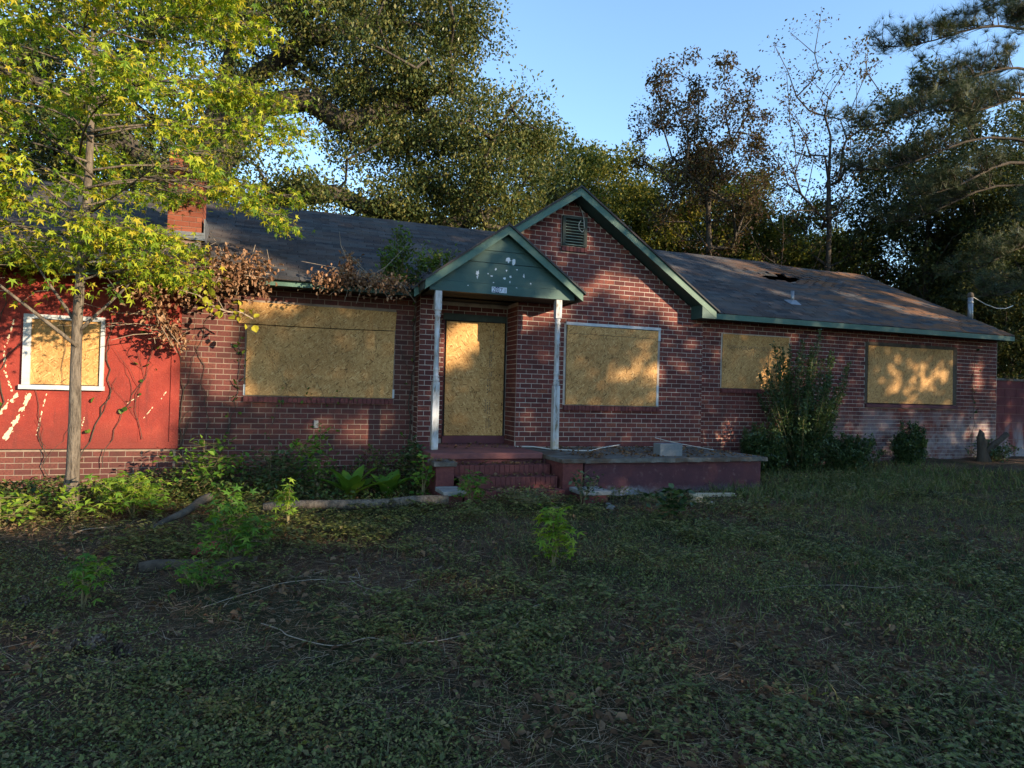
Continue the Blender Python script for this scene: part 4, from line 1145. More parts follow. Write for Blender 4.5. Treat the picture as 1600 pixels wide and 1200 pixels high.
shrub("round_shrub", 8.40, 9.75, .98, 1.15, 36, 330, .058, "dark rounded shrub between the terrace and tall shrub", 102, .8)
shrub("round_shrub", 10.35, 9.75, .80, 1.6, 40, 280, .06, "low spreading shrub at the right foot of the tall shrub", 103, .9)
shrub("round_shrub", 12.10, 9.85, .92, .85, 30, 330, .058, "small rounded shrub below the far boarded window", 104, .8)
shrub("round_shrub", 14.6, 9.9, .55, 1.2, 22, 60, .06, "thin scrubby weeds around the dead stump", 105, .9)

# shrub rooted in the gutter beside the portico
def roof_shrub(x, y, z, h, w, stems, per, label, seed, leafm):
    r = np.random.default_rng(seed); p = plant("roof_shrub", (x, y, z), label, "shrub"); st = MB(); P = []
    for s in range(stems):
        dx = r.uniform(-w, w) * .5; hh = h * r.uniform(.4, 1.0); a = np.array([x + dx * .6, y + r.uniform(-.05, .15), z]); b_ = a + np.array([dx * .6 + r.normal(0, .06), r.normal(0, .1), hh])
        st.tube([tuple(a), tuple((a + b_) / 2 + r.normal(0, .03, 3)), tuple(b_)], [.010, .007, .003], 5)
        t = r.uniform(.1, 1, per)[:, None]; P.append(a + (b_ - a) * t + r.normal(size=(per, 3)) * .055)
    P = np.concatenate(P); st.build("stem", MATS['stem'], p); V, F = scatter(*LEAF, P, rnd_rot(len(P), (-.6, 1.2), r), .075 * r.uniform(.6, 1.3, len(P)))
    link("foliage", np_mesh("foliage", V, F), MATS[leafm], p)
roof_shrub(1.72, 10.25, 3.2, 1.05, .75, 12, 95, "green shrub growing out of the gutter left of the portico", 201, 'roofshrub')
roof_shrub(2.25, 10.05, 3.48, .42, .7, 8, 40, "small weeds sprouting on the portico roof edge", 202, 'roofshrub')

# dead vine hanging over the left eave
def dead_vine(name, segs, n, size, label, seed, leafm='deadvine', drop=.3, rise=.2, depth=.25, tw=20, tmpl=CURL):
    r = np.random.default_rng(seed); p = plant(name, segs[0], label, "vine"); S_ = [np.array(q) for q in segs]; P = []; st = MB()
    for k in range(n):
        i = r.integers(0, len(S_) - 1); c = S_[i] + (S_[i + 1] - S_[i]) * r.uniform()
        P.append(c + np.array([r.normal(0, .07), r.uniform(-depth, .05), r.uniform(-drop, rise) * r.uniform(.2, 1)]))
    for k in range(tw):
        i = r.integers(0, len(S_) - 1); c = S_[i] + (S_[i + 1] - S_[i]) * r.uniform(); d = np.array([r.normal(0, .35), r.uniform(-.3, .05), r.normal(.02, .2)])
        st.tube([tuple(c), tuple(c + d * .5 + r.normal(0, .04, 3)), tuple(c + d)], [.007, .005, .003], 4)
    for a, b_ in zip(S_[:-1], S_[1:]): st.tube([tuple(a), tuple((a + b_) / 2 + r.normal(0, .03, 3)), tuple(b_)], .011, 5)
    st.build("stem", MATS['twig'], p); P = np.array(P); V, F = scatter(*tmpl, P, rnd_rot(len(P), (-1.5, 1.5), r), size * r.uniform(.6, 1.3, len(P)))
    link("foliage", np_mesh("foliage", V, F), MATS[leafm], p)
dead_vine("dead_vine", [(-1.95, 9.95, 3.0), (-1.5, 9.95, 3.08), (-1.1, 9.95, 3.16), (-.7, 10.0, 3.22), (-.2, 10.05, 3.22)], 1650, .070, "thick brown dead vine heaped on the left eave", 301, drop=.5, rise=.34, tw=46)
dead_vine("dead_vine", [(-1.75, 9.98, 2.9), (-1.55, 10.2, 2.4), (-1.35, 10.4, 2.2)], 330, .065, "brown dead vine trailing down the red siding corner", 302, drop=.3, rise=.3)
dead_vine("dead_vine", [(.45, 10.1, 3.20), (.85, 10.1, 3.24), (1.3, 10.1, 3.22), (1.8, 10.05, 3.2)], 850, .055, "greyish dead creeper along the gutter beside the roof shrub", 303, drop=.26, rise=.2)
dead_vine("dead_vine", [(.88, 10.15, 3.22), (.92, 10.2, 3.4), (.95, 10.2, 3.62)], 200, .055, "upright dead seedhead tuft on the gutter", 304, drop=.1, rise=.12)
dead_vine("yellow_vine", [(-1.2, 9.85, 2.95), (-.95, 9.8, 2.7), (-.72, 9.85, 2.62), (-.4, 9.95, 2.55)], 46, .10, "yellow leaved vine spray hanging at the wide window's corner", 305, 'yellowleaf', .2, .15, tmpl=BROAD, tw=5)

# creepers climbing the walls
def creeper(pts, rad, label, leaves=0, leafm='vine', seed=1, size=.07):
    r = np.random.default_rng(seed); P = []
    for a, b_ in zip(pts[:-1], pts[1:]):
        a, b_ = np.array(a, float), np.array(b_, float); n = max(2, int(np.linalg.norm(b_ - a) / .12))
        for k in range(n): P.append(a + (b_ - a) * k / n + np.array([r.normal(0, .022), r.normal(0, .004), 0]))
    P.append(np.array(pts[-1], float)); p = plant("creeper", P[0], label, "vine")
    MB().tube([tuple(q) for q in P], [rad * .62 * (1 - .6 * k / len(P)) for k in range(len(P))], 5).build("stem", MATS['blackcable'], p)
    for sb in range(2 + len(P) // 8):
        i = r.integers(1, max(2, len(P) - 3)); c = P[i].copy(); br = [tuple(c)]; dx = r.choice([-1, 1]) * r.uniform(.01, .05)
        for k in range(r.integers(4, 11)):
            c = c + np.array([dx + r.normal(0, .02), r.normal(0, .003), r.uniform(.05, .12)]); br.append(tuple(c))
            if c[2] > 2.9: break
        MB().tube(br, [rad * .34 * (1 - .6 * k / len(br)) for k in range(len(br))], 4).build("side_stem", MATS['blackcable'], p)
    if leaves:
        q = np.array(P)[r.integers(0, len(P), leaves)] + r.normal(size=(leaves, 3)) * np.array([.07, .02, .07]) - np.array([0, .03, 0])
        V, F = scatter(*BROAD, q, rnd_rot(leaves, (.3, 1.4), r), size * r.uniform(.6, 1.3, leaves)); link("foliage", np_mesh("foliage", V, F), MATS[leafm], p)
yl, yr_ = LY - .02, LY - .06
creeper([(2.0, yl, .5), (1.98, yl, 1.3), (2.02, yl, 2.1), (2.04, yl, 3.0)], .020, "thick dark stem climbing the corner beside the portico", 8, seed=401)
creeper([(-.85, yl, .3), (-.72, yl, .9), (-.62, yl, 1.5), (-.58, yl, 2.2), (-.52, yl, 2.6)], .012, "creeper with green leaves climbing beside the wide window", 30, seed=402)
creeper([(-1.1, yl, .3), (-1.02, yl, 1.2), (-1.15, yl, 2.0), (-1.0, yl, 2.9)], .010, "bare dark creeper on the brick near the red siding", 0, seed=403)
creeper([(-1.36, yl, .5), (-1.34, yl, 1.5), (-1.42, yr_, 2.1), (-1.5, yr_, 2.5)], .016, "stout creeper stem running up the siding's right edge", 0, seed=404)
creeper([(-2.62, yr_, .3), (-2.45, yr_, 1.0), (-2.25, yr_, 1.5), (-2.3, yr_, 2.2), (-2.2, yr_, 2.9)], .014, "dark creeper leaning past the white framed window's right side", 5, seed=405)
creeper([(-2.35, yr_, .4), (-2.1, yr_, 1.2), (-1.75, yr_, 1.9), (-1.7, yr_, 2.6)], .009, "thin creeper fanning over the red siding", 14, seed=406)
creeper([(-1.85, yr_, .8), (-1.95, yr_, 1.2), (-1.85, yr_, 1.8), (-2.05, yr_, 2.4)], .007, "thinnest creeper on the shaded end of the siding", 0, seed=407)
creeper([(-2.95, yr_, .3), (-3.1, yr_, 1.0), (-3.15, yr_, 1.5)], .010, "dark creeper below the white framed window", 0, seed=408)
creeper([(-3.62, yr_, .5), (-3.5, yr_, 1.3), (-3.62, yr_, 2.1), (-3.5, yr_, 2.9)], .014, "creeper stem at the far left of the red siding", 6, seed=409)
creeper([(-2.85, LY - .075, 2.4), (-2.82, LY - .075, 1.9), (-2.84, LY - .075, 1.5)], .008, "bare stem crossing the yellow board of the left window", 0, seed=410)
creeper([(-.2, yr_, .6), (-.1, yr_, 1.1), (.0, LY - .05, 1.42), (.5, LY - .05, 1.46), (1.1, LY - .05, 1.45)], .007, "creeper trailing along the wide window's sill", 26, seed=411, size=.05)
creeper([(14.72, RY - .02, .5), (14.78, RY - .02, 1.3), (14.72, RY - .02, 2.2), (14.85, RY - .02, 2.95)], .008, "thin ivy strand near the far brick corner", 40, 'shrub', seed=412, size=.05)

# ------------------------------------------------------------------ trees
def sweetgum():
    r = np.random.default_rng(501); bx, by = -2.25, 8.75; z0 = float(gz(bx, by))
    t = empty("sweetgum_tree", (bx, by, z0)); tag(t, "young sweetgum with sunlit yellow green star leaves before the red wall", "tree")
    tr = MB(); H = 9.2
    pts = [(bx + .02 * math.sin(k * 1.1) + .010 * k, by + .02 * math.cos(k * 1.3), z0 - .05 + H * k / 16) for k in range(17)]
    tr.tube(pts, [.108 if k == 0 else .067 * (1 - k / 17.2) ** 1.3 + .006 for k in range(17)], 12)
    def at(z):
        k = min(15.99, (z - z0) / H * 16); i = int(k); f = k - i; return np.array(pts[i]) * (1 - f) + np.array(pts[i + 1]) * f
    P, Wd = [], []
    def branch(a, d, L, r0, leafy, twigs, droop=.35, lift=.3, lstart=.25):
        d = np.array(d, float); d /= np.linalg.norm(d); side = np.cross(d, [0, 0, 1]); side /= np.linalg.norm(side) + 1e-9
        c = []
        for k in range(8):
            u = k / 7; c.append(a + d * L * u + np.array([0, 0, L * (lift * u - droop * u * u)]) + side * L * .05 * math.sin(u * 4 + L * 7))
        tr.tube([tuple(q) for q in c], [r0 * (1 - .85 * k / 7) + .002 for k in range(8)], 6)
        for k in range(twigs):
            u = r.uniform(lstart, 1.0); i = min(6, int(u * 7)); q = c[i] + (c[i + 1] - c[i]) * (u * 7 - i)
            ang = r.choice([-1, 1]) * r.uniform(.4, 1.1); dd = d * math.cos(ang) + side * math.sin(ang); tl = r.uniform(.25, .62) * (1.2 - .5 * u)
            e = q + dd * tl + np.array([0, 0, tl * r.uniform(-.35, .2)]); tr.tube([tuple(q), tuple((q + e) / 2 + np.array([0, 0, .03])), tuple(e)], [.006, .004, .002], 4, False)
            for m in range(leafy):
                f = r.uniform(.15, 1.08); P.append(q + (e - q) * f + r.normal(0, .06, 3) + np.array([0, 0, -.03]))
    for k in range(74):
        u = (k + .5) / 74; z = 2.75 + 6.0 * u; az = k * 2.39996 + r.normal(0, .2)
        L = .80 * (1.5 + 1.6 * math.sin(min(1, u * 2.2 + .25) * math.pi * .62)) * (1 - .55 * max(0, u - .35)) * r.uniform(.8, 1.15) * (.62 if (math.cos(az) > .2 and z < 3.5) else 1)
        branch(at(z), (math.cos(az), math.sin(az), .1), L, .013 * (1 - .5 * u), 9, int(22 + 9 * L), droop=r.uniform(.25, .55), lift=r.uniform(.25, .55))
    # long sprays reaching over the roof
    for z, d, L in ((3.9, (.95, .1, .0), 3.05), (4.5, (.9, -.1, 0), 2.8), (4.9, (.85, .3, .25), 2.6), (3.4, (-.6, -.7, 0), 2.0)):
        branch(at(z), d, L * (.93 if z < 3.6 else .74), .014, 9, 40, droop=.34, lift=.42)
    # bare lower limbs
    branch(at(2.05), (-.75, -.35, .55), 1.7, .022, 2, 7, .05, .2, .6); branch(at(2.2), (.75, -.1, .75), 1.3, .019, 2, 6, .1, .2, .5); branch(at(2.25), (-.55, .2, .8), 1.2, .020, 3, 6, .1, .2, .5)
    for q in range(110):
        c = np.array([-2.9, 8.6, 3.25]) + r.normal(size=3) * np.array([.95, .55, .42]); c[0] = min(c[0], -1.75); a0 = at(min(4.2, c[2] + .35)); tr.tube([tuple(a0 + (c - a0) * .55), tuple(a0 + (c - a0) * .8 + np.array([0, 0, .05])), tuple(c)], [.005, .004, .002], 4, False)
        for k in range(11): P.append(c + r.normal(size=3) * np.array([.20, .16, .09]))
    tr.build("trunk", MATS['bark'], t, smooth=True)
    P = np.array(P); P = P[P[:, 2] > 2.25]; P = P[~((np.abs(P[:, 0] + 1.2) < .27) & (P[:, 2] > 3.4) & (P[:, 2] < 4.42) & (r.random(len(P)) < .85))]
    V, F = scatter(*STAR, P, rot_mats(r.uniform(0, 6.283, len(P)), r.uniform(-1.5, .6, len(P)), r.uniform(-.8, .8, len(P))), .097 * r.uniform(.65, 1.3, len(P)))
    link("crown", np_mesh("sweetgum_crown", V, F), MATS['gum'], t)
sweetgum()

def oak():
    r = np.random.default_rng(511)
    trunk = [(-3.2, 20.5, 0), (-3.1, 20.5, 1.6), (-2.9, 20.4, 3.2), (-2.7, 20.3, 4.8), (-2.6, 20.2, 6.4), (-2.2, 20.1, 8.2), (-1.8, 20.0, 10.0), (-1.4, 20, 12)]
    limbs = [(3, [(-1.4, 19.6, 6.0), (0, 19.3, 6.9), (1.3, 19.2, 7.15), (2.6, 19.3, 6.75), (4.0, 19.4, 6.5), (5.4, 19.5, 6.9)]),
             (4, [(-1.6, 19.6, 8.0), (-.6, 19.3, 9.4), (.5, 19.2, 9.7), (1.5, 19.3, 9.2), (2.6, 19.4, 9.8), (3.8, 19.6, 10.6)]),
             (5, [(-1, 19.6, 10.2), (.6, 19.3, 11.6), (2.4, 19.4, 12.4)]), (4, [(-4, 19.8, 8), (-5.6, 19.6, 9), (-7, 19.7, 9.4)])]
    T = ell_targets(250, (-1, 20, 10.2), (7.6, 4.2, 5.6), r, .25, 6.4) + ell_targets(120, (4.9, 19.6, 8.6), (3.2, 3, 3.4), r, .15, 5.6) + ell_targets(26, (2.0, 19, 7.0), (3.0, 1.5, .9), r, 0, 6.0) + ell_targets(110, (1.6, 19.8, 12.4), (4.6, 3.4, 3.2), r, .1, 9.5)
    T = [p for p in T if not (abs(p[0] - .9) < .55 and 7.4 < p[2] < 9.0) and not (1.7 < p[0] < 3.3 and 6.9 < p[2] < 8.4 and r.random() < .75)]
    T = [p for p in T if not (-1.8 < p[0] < 3.0 and 7.3 < p[2] < 10.4 and r.random() < .5) and not (p[0] > 4.2 and p[2] > 12.8)]
    nodes = [np.array(p, float) for p in trunk]; par = [-1] + list(range(len(trunk) - 1))
    for j, pts in limbs:
        last = j
        for p in pts: nodes.append(np.array(p, float)); par.append(last); last = len(nodes) - 1
    tips = []
    order = np.argsort([min(np.linalg.norm(t - n) for n in nodes[3:]) for t in T])
    for o in order:
        t = T[o]; N = np.array(nodes[3:]); dv = t - N; dist = np.linalg.norm(dv, axis=1) + .4 * np.maximum(0, -dv[:, 2]); j = int(np.argmin(dist)) + 3
        a = nodes[j]; L = np.linalg.norm(t - a); k = max(1, int(L / .6)); last = j
        for q in range(1, k + 1):
            p = a + (t - a) * q / k + (r.normal(size=3) * .10 * L if q < k else 0); nodes.append(p); par.append(last); last = len(nodes) - 1
        tips.append(last)
    cnt = np.zeros(len(nodes))
    for i in tips: cnt[i] += 1
    for i in range(len(nodes) - 1, 0, -1): cnt[par[i]] += cnt[i]
    rad = .024 * np.maximum(cnt, 1) ** .52
    t = empty("oak_tree", (-3.2, 20.5, 0)); tag(t, "huge dark spreading oak behind the left part of the house", "tree")
    wv, wf = limb_mesh(np.array(nodes), par, rad, 8); link("trunk", np_mesh("oak_trunk", wv, wf, True), MATS['barkdark'], t)
    P = []
    for c in T:
        n = int(430 * r.uniform(.5, 1.5)); cr = .95 * r.uniform(.6, 1.25); P.append(c + blob(n, r) * np.array([cr, cr, cr * .72]))
    P = np.concatenate(P); V, F = scatter(*LEAF, P, rnd_rot(len(P), (-1.3, 1.3), r), .112 * r.uniform(.6, 1.3, len(P)))
    link("crown", np_mesh("oak_crown", V, F), MATS['oak'], t)
oak()

def std_tree(name, seed, h, c, rad, n, leaf_n, clump_r, leaf, hollow=.1, zmin=None, r_tip=.012, lean=(0, 0), fork=0, tmpl=LEAF, flat=.75):
    r = np.random.default_rng(seed)
    trunk = [(lean[0] * (k / 7) ** 1.3, lean[1] * k / 7 + r.normal(0, .04), h * .72 * k / 7) for k in range(8)]
    return tree_meshes(name, trunk, ell_targets(n, c, rad, r, hollow, zmin), leaf_n, clump_r, leaf, r, r_tip, .47, flat, tmpl)
tA = std_tree("autumn_tree", 601, 13, (0, 0, 8.2), (3.6, 3.6, 5.4), 170, 260, .9, .16, .2, 2.2)
tA2 = std_tree("autumn_tree_b", 602, 11, (.3, 0, 6.6), (3.4, 3.2, 4.8), 150, 260, .85, .15, .2, .8)
tB = std_tree("evergreen_tree", 603, 10, (0, 0, 5.4), (3.0, 3.0, 5.2), 170, 250, .85, .145, .1, .4)
tR = std_tree("russet_tree", 604, 14, (-.4, 0, 10.6), (3.0, 2.4, 3.9), 130, 130, .55, .125, .0, 6.6, .011)
tT = std_tree("thin_tree", 605, 17, (-.3, 0, 11.2), (3.6, 2.6, 6.2), 150, 42, .6, .125, .0, 4.0, .011)
tM = std_tree("olive_tree", 606, 15, (0, 0, 9.8), (3.3, 3.0, 5.6), 150, 230, .75, .15, .1, 3.0)
BK, YG, DG = MATS['barkdark'], MATS['yellowgreen'], MATS['duskgreen']
place_tree("russet_tree", *tR, BK, MATS['redleaf'], (14.9, 20.5, 0), "thin tree with dark russet leaves standing behind the gable's right slope")
place_tree("thin_tree", *tT, BK, MATS['redleaf'], (20.6, 20.5, 0), "tall nearly bare tree with few leaves against the sky")
place_tree("olive_tree", *tM, BK, DG, (24.4, 19.2, 0), "tall dark olive tree beside the nearly bare one", .6)
for k, (ms_, lm, x, y, rz, sc, lab) in enumerate((
        (tA, YG, 11.6, 26.5, .3, .98, "yellow green tree whose top shows just right of the oak"),
        (tA, YG, 15.0, 28, 5.2, 1.04, "golden green tree behind the gable peak, left of the russet tree"),
        (tA2, YG, 17.6, 25, 1.9, 1.12, "yellow green tree behind the russet tree's trunk"),
        (tA, YG, 21.5, 28.5, 3.9, 1.0, "yellow lit tree right of the russet tree"),
        (tA2, YG, 19.8, 23.5, 4.4, .82, "low bright yellow tree above the roof hole"),
        (tA2, YG, 24.5, 27, 2.9, .98, "golden tree behind the nearly bare tree's trunk"),
        (tB, DG, 16.9, 21.6, 2.2, .55, "dark evergreen bush right above the roof hole"),
        (tA2, YG, 24.6, 23.5, .7, .70, "low yellow tree above the right end of the ridge"),
        (tM, DG, 28.6, 19.8, 2.4, 1.0, "tall dark tree behind the pine's lower limbs"),
        (tM, DG, 25.2, 15.6, 4.1, .80, "dark tree rising just past the block wall"),
        (tA2, YG, 22.9, 23.6, 5.5, .98, "olive gold tree right behind the nearly bare tree"),
        (tB, DG, 27.0, 20.5, 1.4, .92, "dark evergreen behind the far end of the roof"),
        (tB, DG, 22.4, 14.6, 3.1, .72, "dark evergreen standing past the block wall"),
        (tB, DG, 27.0, 15.5, .2, .95, "dark evergreen at the right edge of the picture"),
        (tA2, YG, 30.5, 19.5, 2.8, .9, "yellow tinted tree between the dark evergreens at right"),
        (tB, DG, 10.5, 24.0, 5.1, .95, "dark tree filling the gap between oak and gable peak"),
        (tA, DG, -8.5, 26, 2.0, 1.0, "dark tree behind the sweetgum at the far left"),
        (tA2, DG, -12, 19, 2.6, 1.0, "dark tree at the left edge behind the sweetgum"),
        (tA2, YG, 3.5, 31, 1.2, .75, "pale tree glimpsed under the oak's lower limb"),
        (tB, DG, -3.0, 29, 4.0, .9, "dark tree glimpsed behind the chimney"))):
    place_tree("autumn_tree" if lm is YG else "evergreen_tree", ms_[0], ms_[1], BK, lm, (x, y, 0), lab, rz, sc)
# copies that need the other leaf colour get their own crown mesh
for o in list(COL.objects):
    if o.name.startswith("crown") and o.parent and o.parent.name.startswith("evergreen_tree") and o.data in (tA[1], tA2[1]):
        key = o.data.name + "_dark"; me = bpy.data.meshes.get(key)
        if me is None:
            me = o.data.copy(); me.name = key; me.materials.clear(); me.materials.append(DG)
        o.data = me
far = [(-22 + 6.2 * k, 40 + 5 * math.sin(k * 2.3)) for k in range(15)]
for k, (a, d) in enumerate(far):
    x, y = d * math.sin(R(a)), d * math.cos(R(a)); m = (tB, tA2, tA)[k % 3]
    t = place_tree("distant_tree", m[0], m[1], BK, (DG, YG, YG)[k % 3], (x, y, 0), "tree of the distant wood far behind the house", k * 1.7, .95 + .1 * math.sin(k), "trees of the distant wood")

def pine():
    r = np.random.default_rng(701); bx, by = 21.4, 12.2; t = empty("pine_tree", (bx, by, .3)); tag(t, "pine reaching in from the right edge with long needled limbs", "tree")
    tr = MB(); tr.tube([(bx, by, 0), (bx + .1, by, 6), (bx, by + .1, 12), (bx + .1, by, 18)], [.32, .27, .2, .06], 12); P, D = [], []
    def limb(z, dx, dy, dz, L, r0, dens):
        a = np.array([bx, by, z]); d = np.array([dx, dy, dz], float); d /= np.linalg.norm(d); side = np.cross(d, [0, 0, 1]); side /= np.linalg.norm(side)
        c = [a + d * L * u + np.array([0, 0, L * (.10 * math.sin(u * 5) - .08 * u)]) + side * L * .05 * math.sin(u * 6) for u in np.linspace(0, 1, 9)]
        tr.tube([tuple(q) for q in c], [.55 * r0 * (1 - .85 * k / 8) + .004 for k in range(9)], 7)
        for k in range(int(dens * 2.2)):
            u = r.uniform(.38, 1); i = min(7, int(u * 8)); q = c[i] + (c[i + 1] - c[i]) * (u * 8 - i); e = q + d * r.uniform(.1, .6) + side * r.uniform(-1, 1) * .9 * (1.15 - .5 * u) + np.array([0, 0, r.uniform(-.15, .55)])
            tr.tube([tuple(q), tuple((q + e) / 2 + r.normal(0, .05, 3)), tuple(e)], [.014, .010, .006], 4, False)
            for m in range(6): P.append(q + (e - q) * r.uniform(.55, 1.05) + r.normal(0, .09, 3))
    for z, dx, dy, dz, L, r0, dn in ((8.2, -1, .25, .02, 5.2, .11, 26), (9.6, -1, .0, .10, 5.6, .10, 34), (10.8, -.9, .3, .16, 4.6, .09, 32), (7.2, -.9, -.25, -.02, 4.4, .10, 18), (11.6, -1, -.2, .15, 4.4, .08, 34), (12.4, -.9, .1, .3, 4.0, .08, 34), (6.0, -1, .4, .0, 3.6, .08, 16), (13.2, -.8, -.4, .2, 3.6, .07, 30), (9.2, -.7, -.6, .1, 4.0, .08, 22), (5.0, -.9, .1, .05, 3.4, .07, 16), (10.2, -1, .5, .12, 6.4, .09, 34), (8.8, -1, .45, .12, 6.2, .09, 30), (12.0, -1, .45, .2, 5.6, .08, 34), (7.6, -1, .5, .05, 5.4, .08, 26), (13.6, -.9, .3, .2, 4.6, .07, 34)):
        limb(z, dx, dy, dz, L, r0, dn)
    tr.build("trunk", MATS['barkdark'], t, smooth=True)
    n = 26; tv, tf = [], []
    for k in range(n):
        d = r.normal(size=3); d[2] = abs(d[2]) * .8 + .1; d /= np.linalg.norm(d); s_ = np.cross(d, [.3, .5, .8]); s_ /= np.linalg.norm(s_); b0 = len(tv)
        tv += [s_ * .016, -s_ * .016, d]; tf.append((b0, b0 + 1, b0 + 2))
    P = np.array(P); V, F = scatter(np.array(tv), np.array(tf), P, rnd_rot(len(P), (-1, 1), r), .25 * r.uniform(.7, 1.2, len(P)))
    link("crown", np_mesh("pine_crown", V, F), MATS['needle'], t)
pine()

# ------------------------------------------------------------------ the wood beyond the yard on the sun's side (out of view), which shades the scene
e1 = np.array([-S[1], S[0], 0.0]); e1 /= np.linalg.norm(e1); e2 = np.cross(S, e1)
e2 = e2 if e2[2] > 0 else -e2
def ab(p): p = np.array(p); return float(p @ e1), float(p @ e2)
GAPS = [(p, r_) for p, r_ in (((6.75, GY, 3.30), .34), ((6.35, GY, 3.42), .34), ((5.9, GY, 3.5), .30), ((5.4, GY, 3.62), .28), ((7.0, GY, 3.05), .25), ((5.0, GY, 3.4), .22),
    ((4.0, GY, 2.95), .30), ((4.4, GY, 3.05), .24), ((2.85, DY, 2.45), .36), ((3.1, DY, 2.7), .2), ((5.75, GY, 1.98), .16), ((6.0, GY, 2.1), .15), ((5.5, GY, 1.85), .12), ((6.4, GY, 2.0), .14), ((6.9, GY, 2.2), .14),
    ((9.2, RY, 2.15), .26), ((8.9, RY, 2.0), .2), ((9.1, RY, 1.15), .22), ((8.3, RY, 1.0), .25), ((8.0, RY, .85), .2), ((8.8, RY, 1.4), .14), ((10.4, RY, 1.1), .16),
    ((12.35, RY, 2.36), .17), ((12.35, RY, 1.9), .17), ((12.95, RY, 2.18), .15), ((13.3, RY, 2.12), .15), ((13.8, RY, 2.25), .16), ((12.9, RY, 1.70), .13), ((13.5, RY, 1.9), .1),
    ((14.95, RY, 2.40), .12), ((14.95, RY, 2.1), .17), ((15.1, RY, .95), .24), ((14.6, RY, .95), .12), ((14.9, 9.3, .4), .22), ((14.2, 9.2, .4), .18), ((15.6, 9.3, .45), .25), ((16.4, 9.4, .5), .25),
    ((1.2, LY, .92), .20), ((.6, LY, .98), .14), ((1.5, LY, 1.0), .12), ((-.9, LY, 1.9), .28), ((-1.0, LY, 2.4), .3), ((-.75, LY, 1.45), .2),
    ((2.9, PF, 3.80), .25), ((3.05, PF, 3.9), .2), ((2.2, PK, 3.4), .2), ((4.6, GY, 4.2), .22), ((5.0, GY, 4.35), .25), ((4.3, GY, 3.7), .2), ((3.0, 9.1, .7), .12), ((.3, 8.1, .1), .2), ((-.1, 7.6, .1), .3), ((.4, 7.2, .4), .2),
    ((10.2, 11.6, 3.95), .22), ((11, 11.3, 3.8), .16), ((13.4, 11.2, 3.75), .35), ((14.2, 11.0, 3.65), .35), ((12.6, 11.9, 4.1), .3), ((14.6, 12, 4.1), .35))]
GA = np.array([ab(p) for p, _ in GAPS]); GR = np.array([q for _, q in GAPS])  # leaves are left out along the sun's path to each wanted sunlit patch
def shade_density(a, b, r):
    """1 where the wood is closed, 0 in its gaps"""
    d = np.ones(len(a))
    nz = .5 * np.sin(a * 2.1 + 1) * np.cos(b * 1.7) + .35 * np.sin(a * 4.7 + b * 3.9) + .2 * np.sin(a * 9.1 - b * 7.7)
    left = a < 5.75 + .25 * nz
    d[left & (b > 1.72 + .15 * nz)] = 0.0
    mid = (a >= 5.5) & (a < 7.0) & (b > 4.45); d[mid] = .06
    roofm = (a > 13) & (b > 5.0); d[roofm] = np.where(nz[roofm] > .0, .0, .75)
    d[(a > 6.6) & (a < 13) & (b > 6.1)] *= np.where(nz[(a > 6.6) & (a < 13) & (b > 6.1)] > .25, .1, .8)
    d[b > 7.2] = 0
    near = np.zeros(len(a), bool)
    for (ga, gb), gr in zip(GA, GR):
        q = r.uniform(.75, 1.15, len(a)); near |= ((a - ga) ** 2 + (b - gb) ** 2) < (gr * q + .03) ** 2
    d[near] = 0
    return d
def woods():
    r = np.random.default_rng(801); n = 120000
    a = r.uniform(-4, 23, n); b = r.uniform(-2.0, 7.4, n); keep = r.random(n) < shade_density(a, b, r); a, b = a[keep], b[keep]; t = r.uniform(15, 24, len(a))
    P = a[:, None] * e1 + b[:, None] * e2 + t[:, None] * S
    M = rnd_rot(len(P), (-1.5, 1.5), r); V, F = scatter(*LEAF, P, M, .24 * r.uniform(.7, 1.3, len(P)))
    # unseen canopy added overhead to darken the near yard
    m = 60000; Q = np.stack([r.uniform(-9, 16, m), r.uniform(-12, 4.5, m), r.uniform(7.8, 11, m)], -1)
    nz = np.sin(Q[:, 0] * .9 + 1) * np.cos(Q[:, 1] * .8) + .5 * np.sin(Q[:, 0] * 2.3 + Q[:, 1] * 1.7); qa, qb = Q @ e1, Q @ e2; Q = Q[(nz > -.55) & (qa > 7.4) & (qb < 8.2)]
    V2, F2 = scatter(*LEAF, Q, rnd_rot(len(Q), (-1.2, 1.2), r), .24 * r.uniform(.7, 1.3, len(Q)))
    parts = [(V, F), (V2, F2)]
    for k in range(13):
        aa = -3 + 2.1 * k; tt = 19.5 + 3 * math.sin(k * 1.9); q = aa * e1 + tt * S; h = 3.6
        mb = MB().tube([(q[0], q[1], -.2), (q[0] + .1, q[1], h * .5), (q[0], q[1] + .1, h)], [.25, .2, .12], 8, False)
        fv_ = np.array(mb.v); ff = np.array([tri for f in mb.f for tri in ((f[0], f[1], f[2]), (f[0], f[2], f[3]))]); parts.append((fv_, ff))
    V, F = merge(parts); o = link("woods", np_mesh("woods", V, F), MATS['duskgreen']); tag(o, "unseen wood with an added overhead canopy, shading house and yard", None, kind="stuff")
woods()

